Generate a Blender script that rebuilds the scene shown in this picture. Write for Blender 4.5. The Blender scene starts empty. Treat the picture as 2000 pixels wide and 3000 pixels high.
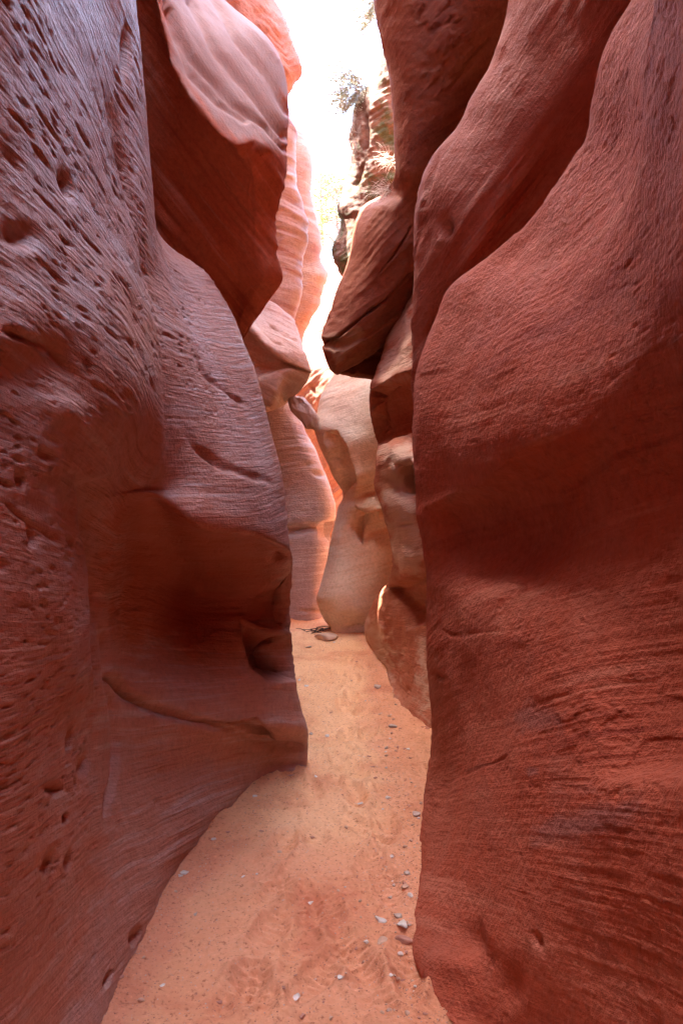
import bpy, math, random
import numpy as np
from mathutils import Vector

random.seed(7)
rng = np.random.default_rng(11)
scene = bpy.context.scene
COL = scene.collection
CAM_Z = 1.5
F = 2000.0


# ------------------------------------------------------------------ helpers
def W(u, v, d):
    return ((u - 1000.0) / F * d, d, CAM_Z - (v - 1500.0) / F * d)


_perm = rng.permutation(256)
PERM = np.concatenate([_perm, _perm, _perm])
GR = rng.normal(size=(256, 3))
GR /= np.linalg.norm(GR, axis=1)[:, None]


def perlin(x, y, z):
    xi = np.floor(x).astype(np.int64); yi = np.floor(y).astype(np.int64); zi = np.floor(z).astype(np.int64)
    xf, yf, zf = x - xi, y - yi, z - zi
    xi &= 255; yi &= 255; zi &= 255
    fu = xf * xf * xf * (xf * (xf * 6 - 15) + 10)
    fv = yf * yf * yf * (yf * (yf * 6 - 15) + 10)
    fw = zf * zf * zf * (zf * (zf * 6 - 15) + 10)
    out = 0
    for dx in (0, 1):
        wx = fu if dx else 1 - fu
        for dy in (0, 1):
            wy = fv if dy else 1 - fv
            for dz in (0, 1):
                wz = fw if dz else 1 - fw
                h = PERM[PERM[PERM[(xi + dx) & 255] + ((yi + dy) & 255)] + ((zi + dz) & 255)]
                g = GR[h]
                out = out + wx * wy * wz * (g[..., 0] * (xf - dx) + g[..., 1] * (yf - dy) + g[..., 2] * (zf - dz))
    return out * 1.5


def fbm(x, y, z, octs=4, gain=0.5):
    a, s, t = 1.0, 0.0, 0.0
    for _ in range(octs):
        s = s + a * perlin(x, y, z); t += a
        x, y, z = x * 2.03 + 5.2, y * 2.03 + 1.3, z * 2.03 + 8.1
        a *= gain
    return s / t


def worley(x, y, z):
    xi = np.floor(x).astype(np.int64); yi = np.floor(y).astype(np.int64); zi = np.floor(z).astype(np.int64)
    best = np.full(x.shape, 9.0); bid = np.zeros(x.shape, np.int64)
    for dx in (-1, 0, 1):
        for dy in (-1, 0, 1):
            for dz in (-1, 0, 1):
                cx, cy, cz = xi + dx, yi + dy, zi + dz
                h = PERM[PERM[PERM[cx & 255] + (cy & 255)] + (cz & 255)]
                px = cx + PERM[h + 17] / 255.0; py = cy + PERM[h + 91] / 255.0; pz = cz + PERM[h + 203] / 255.0
                d = (px - x) ** 2 + (py - y) ** 2 + (pz - z) ** 2
                m = d < best
                best = np.where(m, d, best); bid = np.where(m, h, bid)
    return np.sqrt(best), bid


def sstep(a, b, x):
    t = np.clip((x - a) / (b - a), 0, 1)
    return t * t * (3 - 2 * t)


def spline(P, knots, ts):
    """cubic Hermite through P (n, ...) at the knots, sampled at ts (axis 0)"""
    n = len(knots)
    k = np.asarray(knots, float)
    dl = (P[1:] - P[:-1]) / (k[1:] - k[:-1]).reshape((-1,) + (1,) * (P.ndim - 1))
    T = np.empty_like(P)
    T[0], T[-1] = dl[0], dl[-1]
    if n > 2:
        h = (k[1:] - k[:-1]).reshape((-1,) + (1,) * (P.ndim - 1))
        T[1:-1] = (dl[:-1] * h[1:] + dl[1:] * h[:-1]) / (h[:-1] + h[1:])
    i = np.clip(np.searchsorted(k, ts, side='right') - 1, 0, n - 2)
    h = k[i + 1] - k[i]
    t = ((ts - k[i]) / h).reshape((-1,) + (1,) * (P.ndim - 1))
    h = h.reshape((-1,) + (1,) * (P.ndim - 1))
    t2, t3 = t * t, t * t * t
    return (2 * t3 - 3 * t2 + 1) * P[i] + (t3 - 2 * t2 + t) * h * T[i] + (-2 * t3 + 3 * t2) * P[i + 1] + (t3 - t2) * h * T[i + 1]


def link_mesh(name, verts, faces, mat, parent=None, loc=None, smooth=True):
    me = bpy.data.meshes.new(name)
    verts = np.asarray(verts, float)
    if loc is not None:
        verts = verts - np.asarray(loc)
    me.from_pydata(verts.tolist(), [], faces if isinstance(faces, list) else faces.tolist())
    if smooth:
        me.polygons.foreach_set('use_smooth', np.ones(len(me.polygons), bool))
    me.update()
    if mat is not None:
        me.materials.append(mat)
    o = bpy.data.objects.new(name, me)
    if loc is not None:
        o.location = loc
    COL.objects.link(o)
    if parent is not None:
        o.parent = parent
    return o


def grid_mesh(name, G, mat, attrs=None, flip=False, loc=None):
    """G: (rows, cols, 3) array -> one quad sheet built fast"""
    m, n = G.shape[:2]
    V = G.reshape(-1, 3)
    if loc is not None:
        V = V - np.asarray(loc)
    idx = np.arange(m * n).reshape(m, n)
    q = np.stack([idx[:-1, :-1], idx[:-1, 1:], idx[1:, 1:], idx[1:, :-1]], -1).reshape(-1, 4)
    if flip:
        q = q[:, ::-1]
    me = bpy.data.meshes.new(name)
    me.vertices.add(m * n); me.vertices.foreach_set('co', V.astype(np.float32).ravel())
    me.loops.add(q.size); me.loops.foreach_set('vertex_index', q.astype(np.int32).ravel())
    me.polygons.add(len(q))
    me.polygons.foreach_set('loop_start', np.arange(0, q.size, 4, dtype=np.int32))
    me.polygons.foreach_set('use_smooth', np.ones(len(q), bool))
    me.update(calc_edges=True)
    for k, a in (attrs or {}).items():
        at = me.attributes.new(k, 'FLOAT', 'POINT')
        at.data.foreach_set('value', a.astype(np.float32).ravel())
    me.materials.append(mat)
    o = bpy.data.objects.new(name, me)
    if loc is not None:
        o.location = loc
    COL.objects.link(o)
    return o


def tag(o, label, cat, group=None, kind='thing'):
    o['label'] = label; o['category'] = cat; o['kind'] = kind
    if group:
        o['group'] = group
    return o


# ------------------------------------------------------------------ materials
def new_mat(name):
    m = bpy.data.materials.new(name); m.use_nodes = True
    nt = m.node_tree
    return m, nt, nt.nodes['Principled BSDF']


def N(nt, kind, **kw):
    n = nt.nodes.new(kind)
    for k, v in kw.items():
        if k == 'inp':
            for i, val in v.items():
                n.inputs[i].default_value = val
        else:
            setattr(n, k, v)
    return n


def ramp(nt, stops):
    r = nt.nodes.new('ShaderNodeValToRGB')
    e = r.color_ramp.elements
    while len(e) > 1:
        e.remove(e[-1])
    e[0].position = stops[0][0]; e[0].color = (*stops[0][1], 1)
    for p, c in stops[1:]:
        x = e.new(p); x.color = (*c, 1)
    return r


def rock_mat(name, base, light, dark, patch, bands=(5.0, 22.0), patch_amt=0.5, rough=0.72, spec=0.35,
             bump=0.35, moss=None, fine=70.0, lam=0.5, tint_amt=0.75, stain=None, stripe=0.5):
    """sandstone: beds of colour along the 'bed' attribute, blotches, grain and a bump"""
    m, nt, b = new_mat(name)
    L = nt.links.new
    geo = N(nt, 'ShaderNodeNewGeometry')
    att = N(nt, 'ShaderNodeAttribute', attribute_name='bed')
    sep = N(nt, 'ShaderNodeSeparateXYZ'); L(geo.outputs['Position'], sep.inputs[0])

    def bedvec(k, sidek):
        c = N(nt, 'ShaderNodeCombineXYZ')
        for i, ax in ((0, 'X'), (1, 'Y')):
            mm = N(nt, 'ShaderNodeMath', operation='MULTIPLY', inp={1: sidek}); L(sep.outputs[ax], mm.inputs[0]); L(mm.outputs[0], c.inputs[i])
        mm = N(nt, 'ShaderNodeMath', operation='MULTIPLY', inp={1: k}); L(att.outputs['Fac'], mm.inputs[0]); L(mm.outputs[0], c.inputs[2])
        return c

    n1 = N(nt, 'ShaderNodeTexNoise', inp={'Scale': 1.0, 'Detail': 4.0, 'Roughness': 0.6, 'Distortion': 0.3})
    L(bedvec(bands[0], 0.5).outputs[0], n1.inputs['Vector'])
    n2 = N(nt, 'ShaderNodeTexNoise', inp={'Scale': 1.0, 'Detail': 5.0, 'Roughness': 0.65, 'Distortion': 0.2})
    L(bedvec(bands[1], 1.4).outputs[0], n2.inputs['Vector'])
    mixf = N(nt, 'ShaderNodeMix', data_type='FLOAT', inp={0: stripe}); L(n1.outputs['Fac'], mixf.inputs[2]); L(n2.outputs['Fac'], mixf.inputs[3])
    r = ramp(nt, [(0.38, dark), (0.46, base), (0.53, base), (0.61, light)])
    L(mixf.outputs[0], r.inputs[0])
    n3 = N(nt, 'ShaderNodeTexNoise', inp={'Scale': 1.6, 'Detail': 5.0, 'Roughness': 0.62, 'Distortion': 0.6})
    L(geo.outputs['Position'], n3.inputs['Vector'])
    r3 = ramp(nt, [(0.46, (0, 0, 0)), (0.62, (1, 1, 1))]); L(n3.outputs['Fac'], r3.inputs[0])
    pa = N(nt, 'ShaderNodeMath', operation='MULTIPLY', inp={1: patch_amt}); L(r3.outputs['Color'], pa.inputs[0])
    mx = N(nt, 'ShaderNodeMix', data_type='RGBA', inp={}); L(pa.outputs[0], mx.inputs[0])
    L(r.outputs['Color'], mx.inputs[6]); mx.inputs[7].default_value = (*patch, 1)
    col = mx.outputs[2]
    # grain
    n4 = N(nt, 'ShaderNodeTexNoise', inp={'Scale': 34.0, 'Detail': 6.0, 'Roughness': 0.7}); L(geo.outputs['Position'], n4.inputs['Vector'])
    r4 = ramp(nt, [(0.3, (0.80, 0.77, 0.75)), (0.5, (1, 1, 1)), (0.7, (1.14, 1.12, 1.12))]); L(n4.outputs['Fac'], r4.inputs[0])
    mul = N(nt, 'ShaderNodeMix', data_type='RGBA', blend_type='MULTIPLY', inp={0: 1.0}); L(col, mul.inputs[6]); L(r4.outputs['Color'], mul.inputs[7])
    col = mul.outputs[2]
    if moss:
        n5 = N(nt, 'ShaderNodeTexNoise', inp={'Scale': 2.6, 'Detail': 7.0, 'Roughness': 0.7}); L(geo.outputs['Position'], n5.inputs['Vector'])
        r5 = ramp(nt, [(0.5, (0, 0, 0)), (0.6, (1, 1, 1))]); L(n5.outputs['Fac'], r5.inputs[0])
        mm = N(nt, 'ShaderNodeMix', data_type='RGBA'); L(r5.outputs['Color'], mm.inputs[0]); L(col, mm.inputs[6]); mm.inputs[7].default_value = (*moss, 1)
        col = mm.outputs[2]
    if stain:  # zones of rock and crust colour
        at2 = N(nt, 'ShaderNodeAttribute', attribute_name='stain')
        ms = N(nt, 'ShaderNodeMath', operation='MULTIPLY', inp={1: tint_amt}); L(at2.outputs['Fac'], ms.inputs[0])
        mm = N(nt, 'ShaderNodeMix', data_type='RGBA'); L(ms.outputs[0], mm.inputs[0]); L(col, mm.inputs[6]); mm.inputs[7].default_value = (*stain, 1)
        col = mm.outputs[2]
    L(col, b.inputs['Base Color'])
    b.inputs['Roughness'].default_value = rough
    b.inputs['Specular IOR Level'].default_value = spec
    # bump: grain + fine laminae
    n6 = N(nt, 'ShaderNodeTexNoise', inp={'Scale': fine, 'Detail': 6.0, 'Roughness': 0.62}); L(geo.outputs['Position'], n6.inputs['Vector'])
    n7 = N(nt, 'ShaderNodeTexNoise', inp={'Scale': 1.0, 'Detail': 4.0, 'Roughness': 0.6}); L(bedvec(70.0, 5.0).outputs[0], n7.inputs['Vector'])
    ad = N(nt, 'ShaderNodeMix', data_type='FLOAT', inp={0: lam}); L(n6.outputs['Fac'], ad.inputs[2]); L(n7.outputs['Fac'], ad.inputs[3])
    bp = N(nt, 'ShaderNodeBump', inp={'Strength': min(1.0, bump * 1.5), 'Distance': 0.025}); L(ad.outputs[0], bp.inputs['Height'])
    L(bp.outputs[0], b.inputs['Normal'])
    return m


def plain_mat(name, stops, scale=8.0, rough=0.8, bump=0.3, spec=0.3, detail=5.0, dist=0.01):
    m, nt, b = new_mat(name)
    L = nt.links.new
    tc = N(nt, 'ShaderNodeTexCoord')
    n = N(nt, 'ShaderNodeTexNoise', inp={'Scale': scale, 'Detail': detail, 'Roughness': 0.65}); L(tc.outputs['Object'], n.inputs['Vector'])
    r = ramp(nt, stops); L(n.outputs['Fac'], r.inputs[0]); L(r.outputs['Color'], b.inputs['Base Color'])
    b.inputs['Roughness'].default_value = rough; b.inputs['Specular IOR Level'].default_value = spec
    bp = N(nt, 'ShaderNodeBump', inp={'Strength': bump, 'Distance': dist}); L(n.outputs['Fac'], bp.inputs['Height']); L(bp.outputs[0], b.inputs['Normal'])
    return m


RED = (0.42, 0.135, 0.072); LT = (0.52, 0.215, 0.13); DK = (0.30, 0.085, 0.05); PUR = (0.37, 0.17, 0.135)
M = {}
M['wall_l'] = rock_mat('pitted_sandstone', (0.42, 0.18, 0.122), (0.47, 0.30, 0.255), (0.33, 0.105, 0.06), (0.43, 0.27, 0.235), patch_amt=0.6, spec=0.55, rough=0.5, bump=0.5, stain=(0.40, 0.108, 0.052), bands=(5.0, 34.0), lam=0.6, stripe=0.6)
M['wall_r'] = rock_mat('red_sandstone', (0.42, 0.092, 0.042), (0.50, 0.15, 0.082), (0.32, 0.060, 0.028), (0.42, 0.13, 0.078), bands=(4.0, 26.0), patch_amt=0.55, spec=0.2, stain=(0.29, 0.10, 0.072), bump=0.6, lam=0.3, fine=48.0)
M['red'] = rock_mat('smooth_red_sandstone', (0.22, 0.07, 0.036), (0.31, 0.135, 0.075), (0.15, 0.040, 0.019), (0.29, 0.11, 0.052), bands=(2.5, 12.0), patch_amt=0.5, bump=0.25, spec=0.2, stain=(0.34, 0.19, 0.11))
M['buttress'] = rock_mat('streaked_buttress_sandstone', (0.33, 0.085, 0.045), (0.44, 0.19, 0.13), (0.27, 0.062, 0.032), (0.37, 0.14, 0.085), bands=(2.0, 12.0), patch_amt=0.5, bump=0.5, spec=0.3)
M['hang'] = rock_mat('streaked_red_sandstone', (0.52, 0.135, 0.055), (0.58, 0.25, 0.16), (0.40, 0.085, 0.034), (0.54, 0.17, 0.075), bands=(6.0, 24.0), patch_amt=0.35, bump=0.25, stain=(0.39, 0.28, 0.21), tint_amt=0.6)
M['orange'] = rock_mat('orange_sandstone', (0.46, 0.21, 0.13), (0.55, 0.32, 0.21), (0.38, 0.14, 0.08), (0.50, 0.27, 0.17), bands=(2.0, 9.0), patch_amt=0.4, bump=0.5)
M['band'] = rock_mat('banded_pink_sandstone', (0.40, 0.28, 0.235), (0.50, 0.41, 0.355), (0.30, 0.145, 0.11), (0.42, 0.265, 0.215), bands=(3.0, 13.0), patch_amt=0.25, stripe=0.35)
M['tan'] = rock_mat('golden_sandstone', (0.69, 0.52, 0.36), (0.74, 0.61, 0.46), (0.62, 0.38, 0.23), (0.70, 0.49, 0.33), bands=(3.0, 14.0), patch_amt=0.4, bump=0.3)
M['grey'] = rock_mat('grey_pink_sandstone', (0.50, 0.37, 0.31), (0.60, 0.50, 0.44), (0.38, 0.22, 0.17), (0.53, 0.34, 0.28), bands=(3.0, 26.0), patch_amt=0.4, bump=0.6)
M['ledge'] = rock_mat('lichened_sandstone', (0.45, 0.30, 0.22), (0.53, 0.43, 0.35), (0.36, 0.19, 0.13), (0.46, 0.33, 0.26), bands=(4.0, 16.0), patch_amt=0.5, bump=0.5)
M['moss'] = rock_mat('mossy_sandstone', (0.17, 0.085, 0.05), (0.30, 0.18, 0.11), (0.11, 0.05, 0.03), (0.13, 0.07, 0.045), bands=(3.0, 10.0), moss=(0.075, 0.085, 0.025), bump=0.5)
M['farcliff'] = rock_mat('far_orange_sandstone', (0.33, 0.15, 0.09), (0.42, 0.24, 0.16), (0.26, 0.095, 0.055), (0.36, 0.18, 0.11), bands=(2.0, 9.0), patch_amt=0.4, bump=0.5)
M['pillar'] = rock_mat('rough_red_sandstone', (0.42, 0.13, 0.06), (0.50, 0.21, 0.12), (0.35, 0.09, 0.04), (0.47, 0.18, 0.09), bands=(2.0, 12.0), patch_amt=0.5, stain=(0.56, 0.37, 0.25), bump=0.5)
M['cliff'] = rock_mat('cliff_sandstone', (0.42, 0.19, 0.12), (0.5, 0.28, 0.2), (0.33, 0.12, 0.075), (0.40, 0.22, 0.16), patch_amt=0.3)


# ------------------------------------------------------------------ rock builder
def build_rock(name, rows, side, mat, label, cat, sil='last', lead=None, wrap=1.0, top=None, bottom=None, step=4.5,
               dip=lambda X, Y, Z: Z, lumps=0.02, strata=0.006, sfreq=(14, 40), pits=None, rough=0.003, feats=(),
               lump_f=1.6, lip=0.0, kind='thing', group=None, seed=0.0, smask=(-0.2, 0.25), flake=0.0, tints=(), near_close=0.0, sxy=1.6, far_strata=0):
    """rows: lists of (u, D) at one v, given as (v, [(u, D) or (u, v, D), ...]); sil = which end is the visible outline.
    side = -1 for rocks of the left wall, +1 for the right. The sheet is carried round behind the outline and out into the cliff."""
    ctrl = []
    vs = []
    for v, pts in rows:
        line = []
        for p in pts:
            if len(p) == 2:
                line.append(W(p[0], v, p[1]))
            else:
                line.append(W(*p))
        if sil == 'first':
            line = line[::-1]
        ctrl.append(line)
    P = np.array(ctrl)                                   # rows x cols x 3, last col = outline
    ncol = P.shape[1]
    U0 = 1000 + P[..., 0] / P[..., 1] * F; V0 = 1500 - (P[..., 2] - CAM_Z) / P[..., 1] * F
    # bottom / top rows in world space
    def shifted(row, d):
        return row + np.array(d)
    pre, post = [], []
    if top:
        for d in top:
            pre.insert(0, shifted(P[0], d))
    if bottom:
        for d in bottom:
            if d[0] == 'z':
                r = P[-1].copy(); r[:, 2] = d[1]
            else:
                r = shifted(P[-1], d)
            post.append(r)
    allr = np.array(pre + list(P) + post)
    s = side
    if near_close:                                       # unseen tops lean in near the camera, added to dim the near walls
        allr[..., 0] -= s * near_close * sstep(2.3, 0.9, allr[..., 1]) * sstep(2.3, 4.2, allr[..., 2])
    e = allr[:, -1:, :]
    wr = [e + np.array([s * a * wrap, b * wrap, 0]) for a, b in ((0.07, 0.16), (0.30, 0.42), (1.0, 0.75))] + [e + np.array([s * 4.5, 1.4 * wrap, 0])]
    f = allr[:, :1, :]
    if lead == 'camera':                                 # the wall runs on past the camera
        ld = []
        zc = np.clip(f[..., 2] - 2.0, 0, 3) * 0.24
        for a, b in ((0.0, -9.0), (0.0, -5.0), (0.0, -2.2), (0.0, -0.6)):
            q = f.copy(); q[..., 1] = b
            q[..., 0] = f[..., 0] + s * 0.10 * abs(b) ** 0.8 - (0 if near_close else s * zc)
            ld.append(q)
    else:
        ld = [f + np.array([s * 4.5, 0.3, 0]), f + np.array([s * 0.9, 0.15, 0])]
    A = np.concatenate(ld + [allr] + wr, axis=1)
    nl = len(ld)
    # knots & sampling densities from picture size
    def density(d):
        return d
    rk = [0.0]; rc = []
    for i in range(len(A) - 1):
        seg = np.linalg.norm(A[i + 1, nl:nl + ncol] - A[i, nl:nl + ncol], axis=1)
        px = seg / np.maximum(A[i, nl:nl + ncol, 1], 0.5) * F
        L = float(np.median(px))
        rk.append(rk[-1] + max(L, 6.0)); 
        inframe = len(pre) - 1 <= i < len(pre) + len(P)
        rc.append(max(2, int(L / (step if inframe else step * 8))))
    ts = np.concatenate([np.linspace(rk[i], rk[i + 1], rc[i], endpoint=False) for i in range(len(rc))] + [[rk[-1]]])
    D1 = spline(A, rk, ts)
    ck = [0.0]; cc = []
    for j in range(A.shape[1] - 1):
        seg = np.linalg.norm(A[:, j + 1] - A[:, j], axis=1)
        vis = nl <= j < nl + ncol - 1
        if vis:
            pu = np.hypot(U0[:, j - nl + 1] - U0[:, j - nl], V0[:, j - nl + 1] - V0[:, j - nl])
            L = float(np.percentile(np.maximum(pu, seg / np.maximum(A[:, j, 1], .5)[len(pre):len(pre) + len(P)].mean() * F * 0.5 if False else pu), 75))
            n = max(3, int(L / step))
        elif j == nl + ncol - 1 or j == nl + ncol:
            n = 14
        else:
            n = 8
        ck.append(ck[-1] + max(float(np.median(seg)), 0.03)); cc.append(n)
    tc = np.concatenate([np.linspace(ck[j], ck[j + 1], cc[j], endpoint=False) for j in range(len(cc))] + [[ck[-1]]])
    G = spline(np.swapaxes(D1, 0, 1), ck, tc).swapaxes(0, 1).copy()
    front = tc <= ck[nl + ncol - 1] + 1e-6               # columns on the seen side

    def normals(G):
        du = np.gradient(G, axis=1); dv = np.gradient(G, axis=0)
        n = np.cross(du, dv)
        n /= np.linalg.norm(n, axis=2, keepdims=True) + 1e-9
        return n
    Nn = normals(G)
    cen = G[G.shape[0] // 2, int(np.argmin(abs(tc - (ck[nl] + ck[nl + ncol - 1]) / 2)))]
    nc = Nn[G.shape[0] // 2, int(np.argmin(abs(tc - (ck[nl] + ck[nl + ncol - 1]) / 2)))]
    sgn = 1.0 if np.dot(nc, np.array([0, 0, CAM_Z]) - cen) > 0 else -1.0
    Nn *= sgn
    X, Y, Z = G[..., 0], G[..., 1], G[..., 2]
    Uq = 1000 + X / np.maximum(Y, 0.3) * F; Vq = 1500 - (Z - CAM_Z) / np.maximum(Y, 0.3) * F
    h = np.zeros(X.shape)
    fm = front[None, :] & (Y > 0.4)
    for ft in feats:
        if ft[0] == 'blob':                              # ('blob', (u, v), (ru, rv), rot_deg, depth): depth > 0 digs in
            _, (cu, cv), (ru, rv), rot, dep = ft[:5]
            c, sn = math.cos(math.radians(rot)), math.sin(math.radians(rot))
            a = ((Uq - cu) * c + (Vq - cv) * sn) / ru; b = (-(Uq - cu) * sn + (Vq - cv) * c) / rv
            h -= np.where(fm, dep * np.exp(-(a * a + b * b)), 0)
        elif ft[0] == 'poly':                            # ('poly', [(u, v, edge width), ...], depth): a scoop with its own lip on each edge
            _, pl, dep = ft
            wu = Uq + 9 * perlin(X * 5 + 2, Y * 5, Z * 5) + 3 * perlin(X * 19, Y * 19, Z * 19); wv = Vq + 9 * perlin(X * 5 + 22, Y * 5, Z * 5) + 3 * perlin(X * 19, Y * 19 + 7, Z * 19)
            t = np.full(X.shape, 1.0); ins = np.zeros(X.shape, bool)
            for i in range(len(pl)):
                x0, y0, ew = pl[i]; x1, y1, _w = pl[(i + 1) % len(pl)]
                l2 = (x1 - x0) ** 2 + (y1 - y0) ** 2 + 1e-9
                k = np.clip(((wu - x0) * (x1 - x0) + (wv - y0) * (y1 - y0)) / l2, 0, 1)
                e = np.clip(np.hypot(wu - x0 - k * (x1 - x0), wv - y0 - k * (y1 - y0)) / abs(ew), 0, 1)
                e = e * e * (3 - 2 * e) if ew < 0 else 1 - (1 - e) ** 2      # negative width: a soft edge
                t = np.minimum(t, e)
                if y1 != y0:
                    ins ^= ((y0 > wv) != (y1 > wv)) & (wu < (x1 - x0) * (wv - y0) / (y1 - y0) + x0)
            h -= np.where(fm & ins, dep * t, 0)
        else:                                            # ('groove', [(u, v), ...], width, depth)
            _, pl, wd, dep = ft[:4]
            dm = np.full(X.shape, 1e9); sp = np.zeros(X.shape); ns = len(pl) - 1
            wob = 5 * perlin(X * 9 + 3, Y * 9, Z * 9)
            for si, ((x0, y0), (x1, y1)) in enumerate(zip(pl[:-1], pl[1:])):
                l2 = (x1 - x0) ** 2 + (y1 - y0) ** 2
                t = np.clip(((Uq - x0) * (x1 - x0) + (Vq - y0) * (y1 - y0)) / l2, 0, 1)
                dd = np.hypot(Uq - x0 - t * (x1 - x0), Vq - y0 - t * (y1 - y0))
                sp = np.where(dd < dm, (si + t) / ns, sp); dm = np.minimum(dm, dd)
            fade = sstep(0, 0.3, sp) * sstep(1.0, 0.75, sp) if len(ft) < 5 else 1.0
            fade = fade * ((0.7 + 0.9 * perlin(X * 7, Y * 7 + 40, Z * 7)) if len(ft) < 5 else (0.9 + 0.4 * perlin(X * 2, Y * 2 + 40, Z * 2)))
            h -= np.where(fm, dep * fade * np.exp(-((dm + wob * 0.7) / wd) ** 2), 0)
    G2 = G + Nn * h[..., None]
    X, Y, Z = G2[..., 0], G2[..., 1], G2[..., 2]
    o1 = seed * 7.3
    warp = 0.07 * perlin(X * 0.8 + o1, Y * 0.8, Z * 0.8 + 2) + 0.006 * perlin(X * 4 + o1, Y * 4, Z * 4)
    q = dip(X, Y, Z) + warp
    h = lumps * fbm(X * lump_f + o1, Y * lump_f, Z * lump_f, 3)
    if strata:
        msk = sstep(smask[0], smask[1], fbm(X * 1.1 + 9 + o1, Y * 1.1, Z * 1.1, 2))
        st = 0
        for fq, am in zip(sfreq, (1.0, 0.6)):
            r = perlin(X * sxy + o1, Y * sxy * 1.2 + 11, q * fq)
            st = st + am * (-np.abs(r) ** 0.7 * 1.2 + 0.5 + 0.6 * perlin(X * 0.4, Y * 0.4 + 31, q * fq * 0.5 + 5))
        h = h + strata * st * (0.15 + 0.85 * msk) * (0.2 + 0.8 * sstep(far_strata - 0.5, far_strata, Y) if far_strata else 1)
    if pits:
        for (fq, el, rad, dep, cover, zlo, zhi, *yh) in pits:
            ww = 0.35 * perlin(X * 7, Y * 7, Z * 7)
            d, bid = worley(X * fq + ww, Y * fq / el + ww, q * fq + ww + o1)
            keep = (bid < 255 * cover)
            rr = rad * (0.5 + 0.5 * (bid * 37 % 101) / 100.0)
            mk = sstep(-0.25, 0.15, fbm(X * 1.3 + 4 + o1, Y * 1.3, Z * 1.3 + 7, 2)) * sstep(zlo, zlo + 0.4, Z) * (1 - sstep(zhi, zhi + 0.4, Z)) * (1 - sstep(yh[0], yh[0] + 0.35, Y) if yh else 1)
            h = h - np.where(keep, dep * sstep(1.0, 0.2, d / rr), 0) * mk
    if flake:
        fl = fbm(X * 11 + o1, Y * 6, q * 14, 3)
        h = h + flake * (sstep(0.0, 0.10, fl) - 0.5) * sstep(0.0, 0.3, fbm(X * 1.7 + 3, Y * 1.7, Z * 1.7 + o1, 2))
    h = h + rough * fbm(X * 13 + o1, Y * 13, Z * 17, 4, 0.6)
    G3 = G2 + Nn * h[..., None]
    base = np.array([float(np.median(P[:, -1, 0])), float(np.median(P[:, -1, 1])), 0.0])
    tint_map = np.zeros(X.shape)
    if tints:
        na, nb = perlin(X * 5 + 2, Y * 5, q * 16), perlin(X * 24, Y * 24, q * 50)
        nc_, nd = perlin(X * 5 + 22, Y * 5, q * 16), perlin(X * 24, Y * 24 + 7, q * 50)
        for pl, ew in tints:
            wu = Uq + ew * (1.3 * na + 0.5 * nb); wv = Vq + ew * (0.9 * nc_ + 0.4 * nd)
            ins = np.zeros(X.shape, bool); t = np.full(X.shape, 9.0)
            for (x0, y0), (x1, y1) in zip(pl, pl[1:] + pl[:1]):
                l2 = (x1 - x0) ** 2 + (y1 - y0) ** 2 + 1e-9
                k = np.clip(((wu - x0) * (x1 - x0) + (wv - y0) * (y1 - y0)) / l2, 0, 1)
                t = np.minimum(t, np.hypot(wu - x0 - k * (x1 - x0), wv - y0 - k * (y1 - y0)) / ew)
                if y1 != y0:
                    ins ^= ((y0 > wv) != (y1 > wv)) & (wu < (x1 - x0) * (wv - y0) / (y1 - y0) + x0)
            tint_map = np.maximum(tint_map, (ins & fm) * np.clip(t, 0, 1))
    o = grid_mesh(name, G3, mat, {'bed': q, 'stain': tint_map}, flip=(sgn < 0), loc=base)
    tag(o, label, cat, group, kind)
    return o


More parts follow.
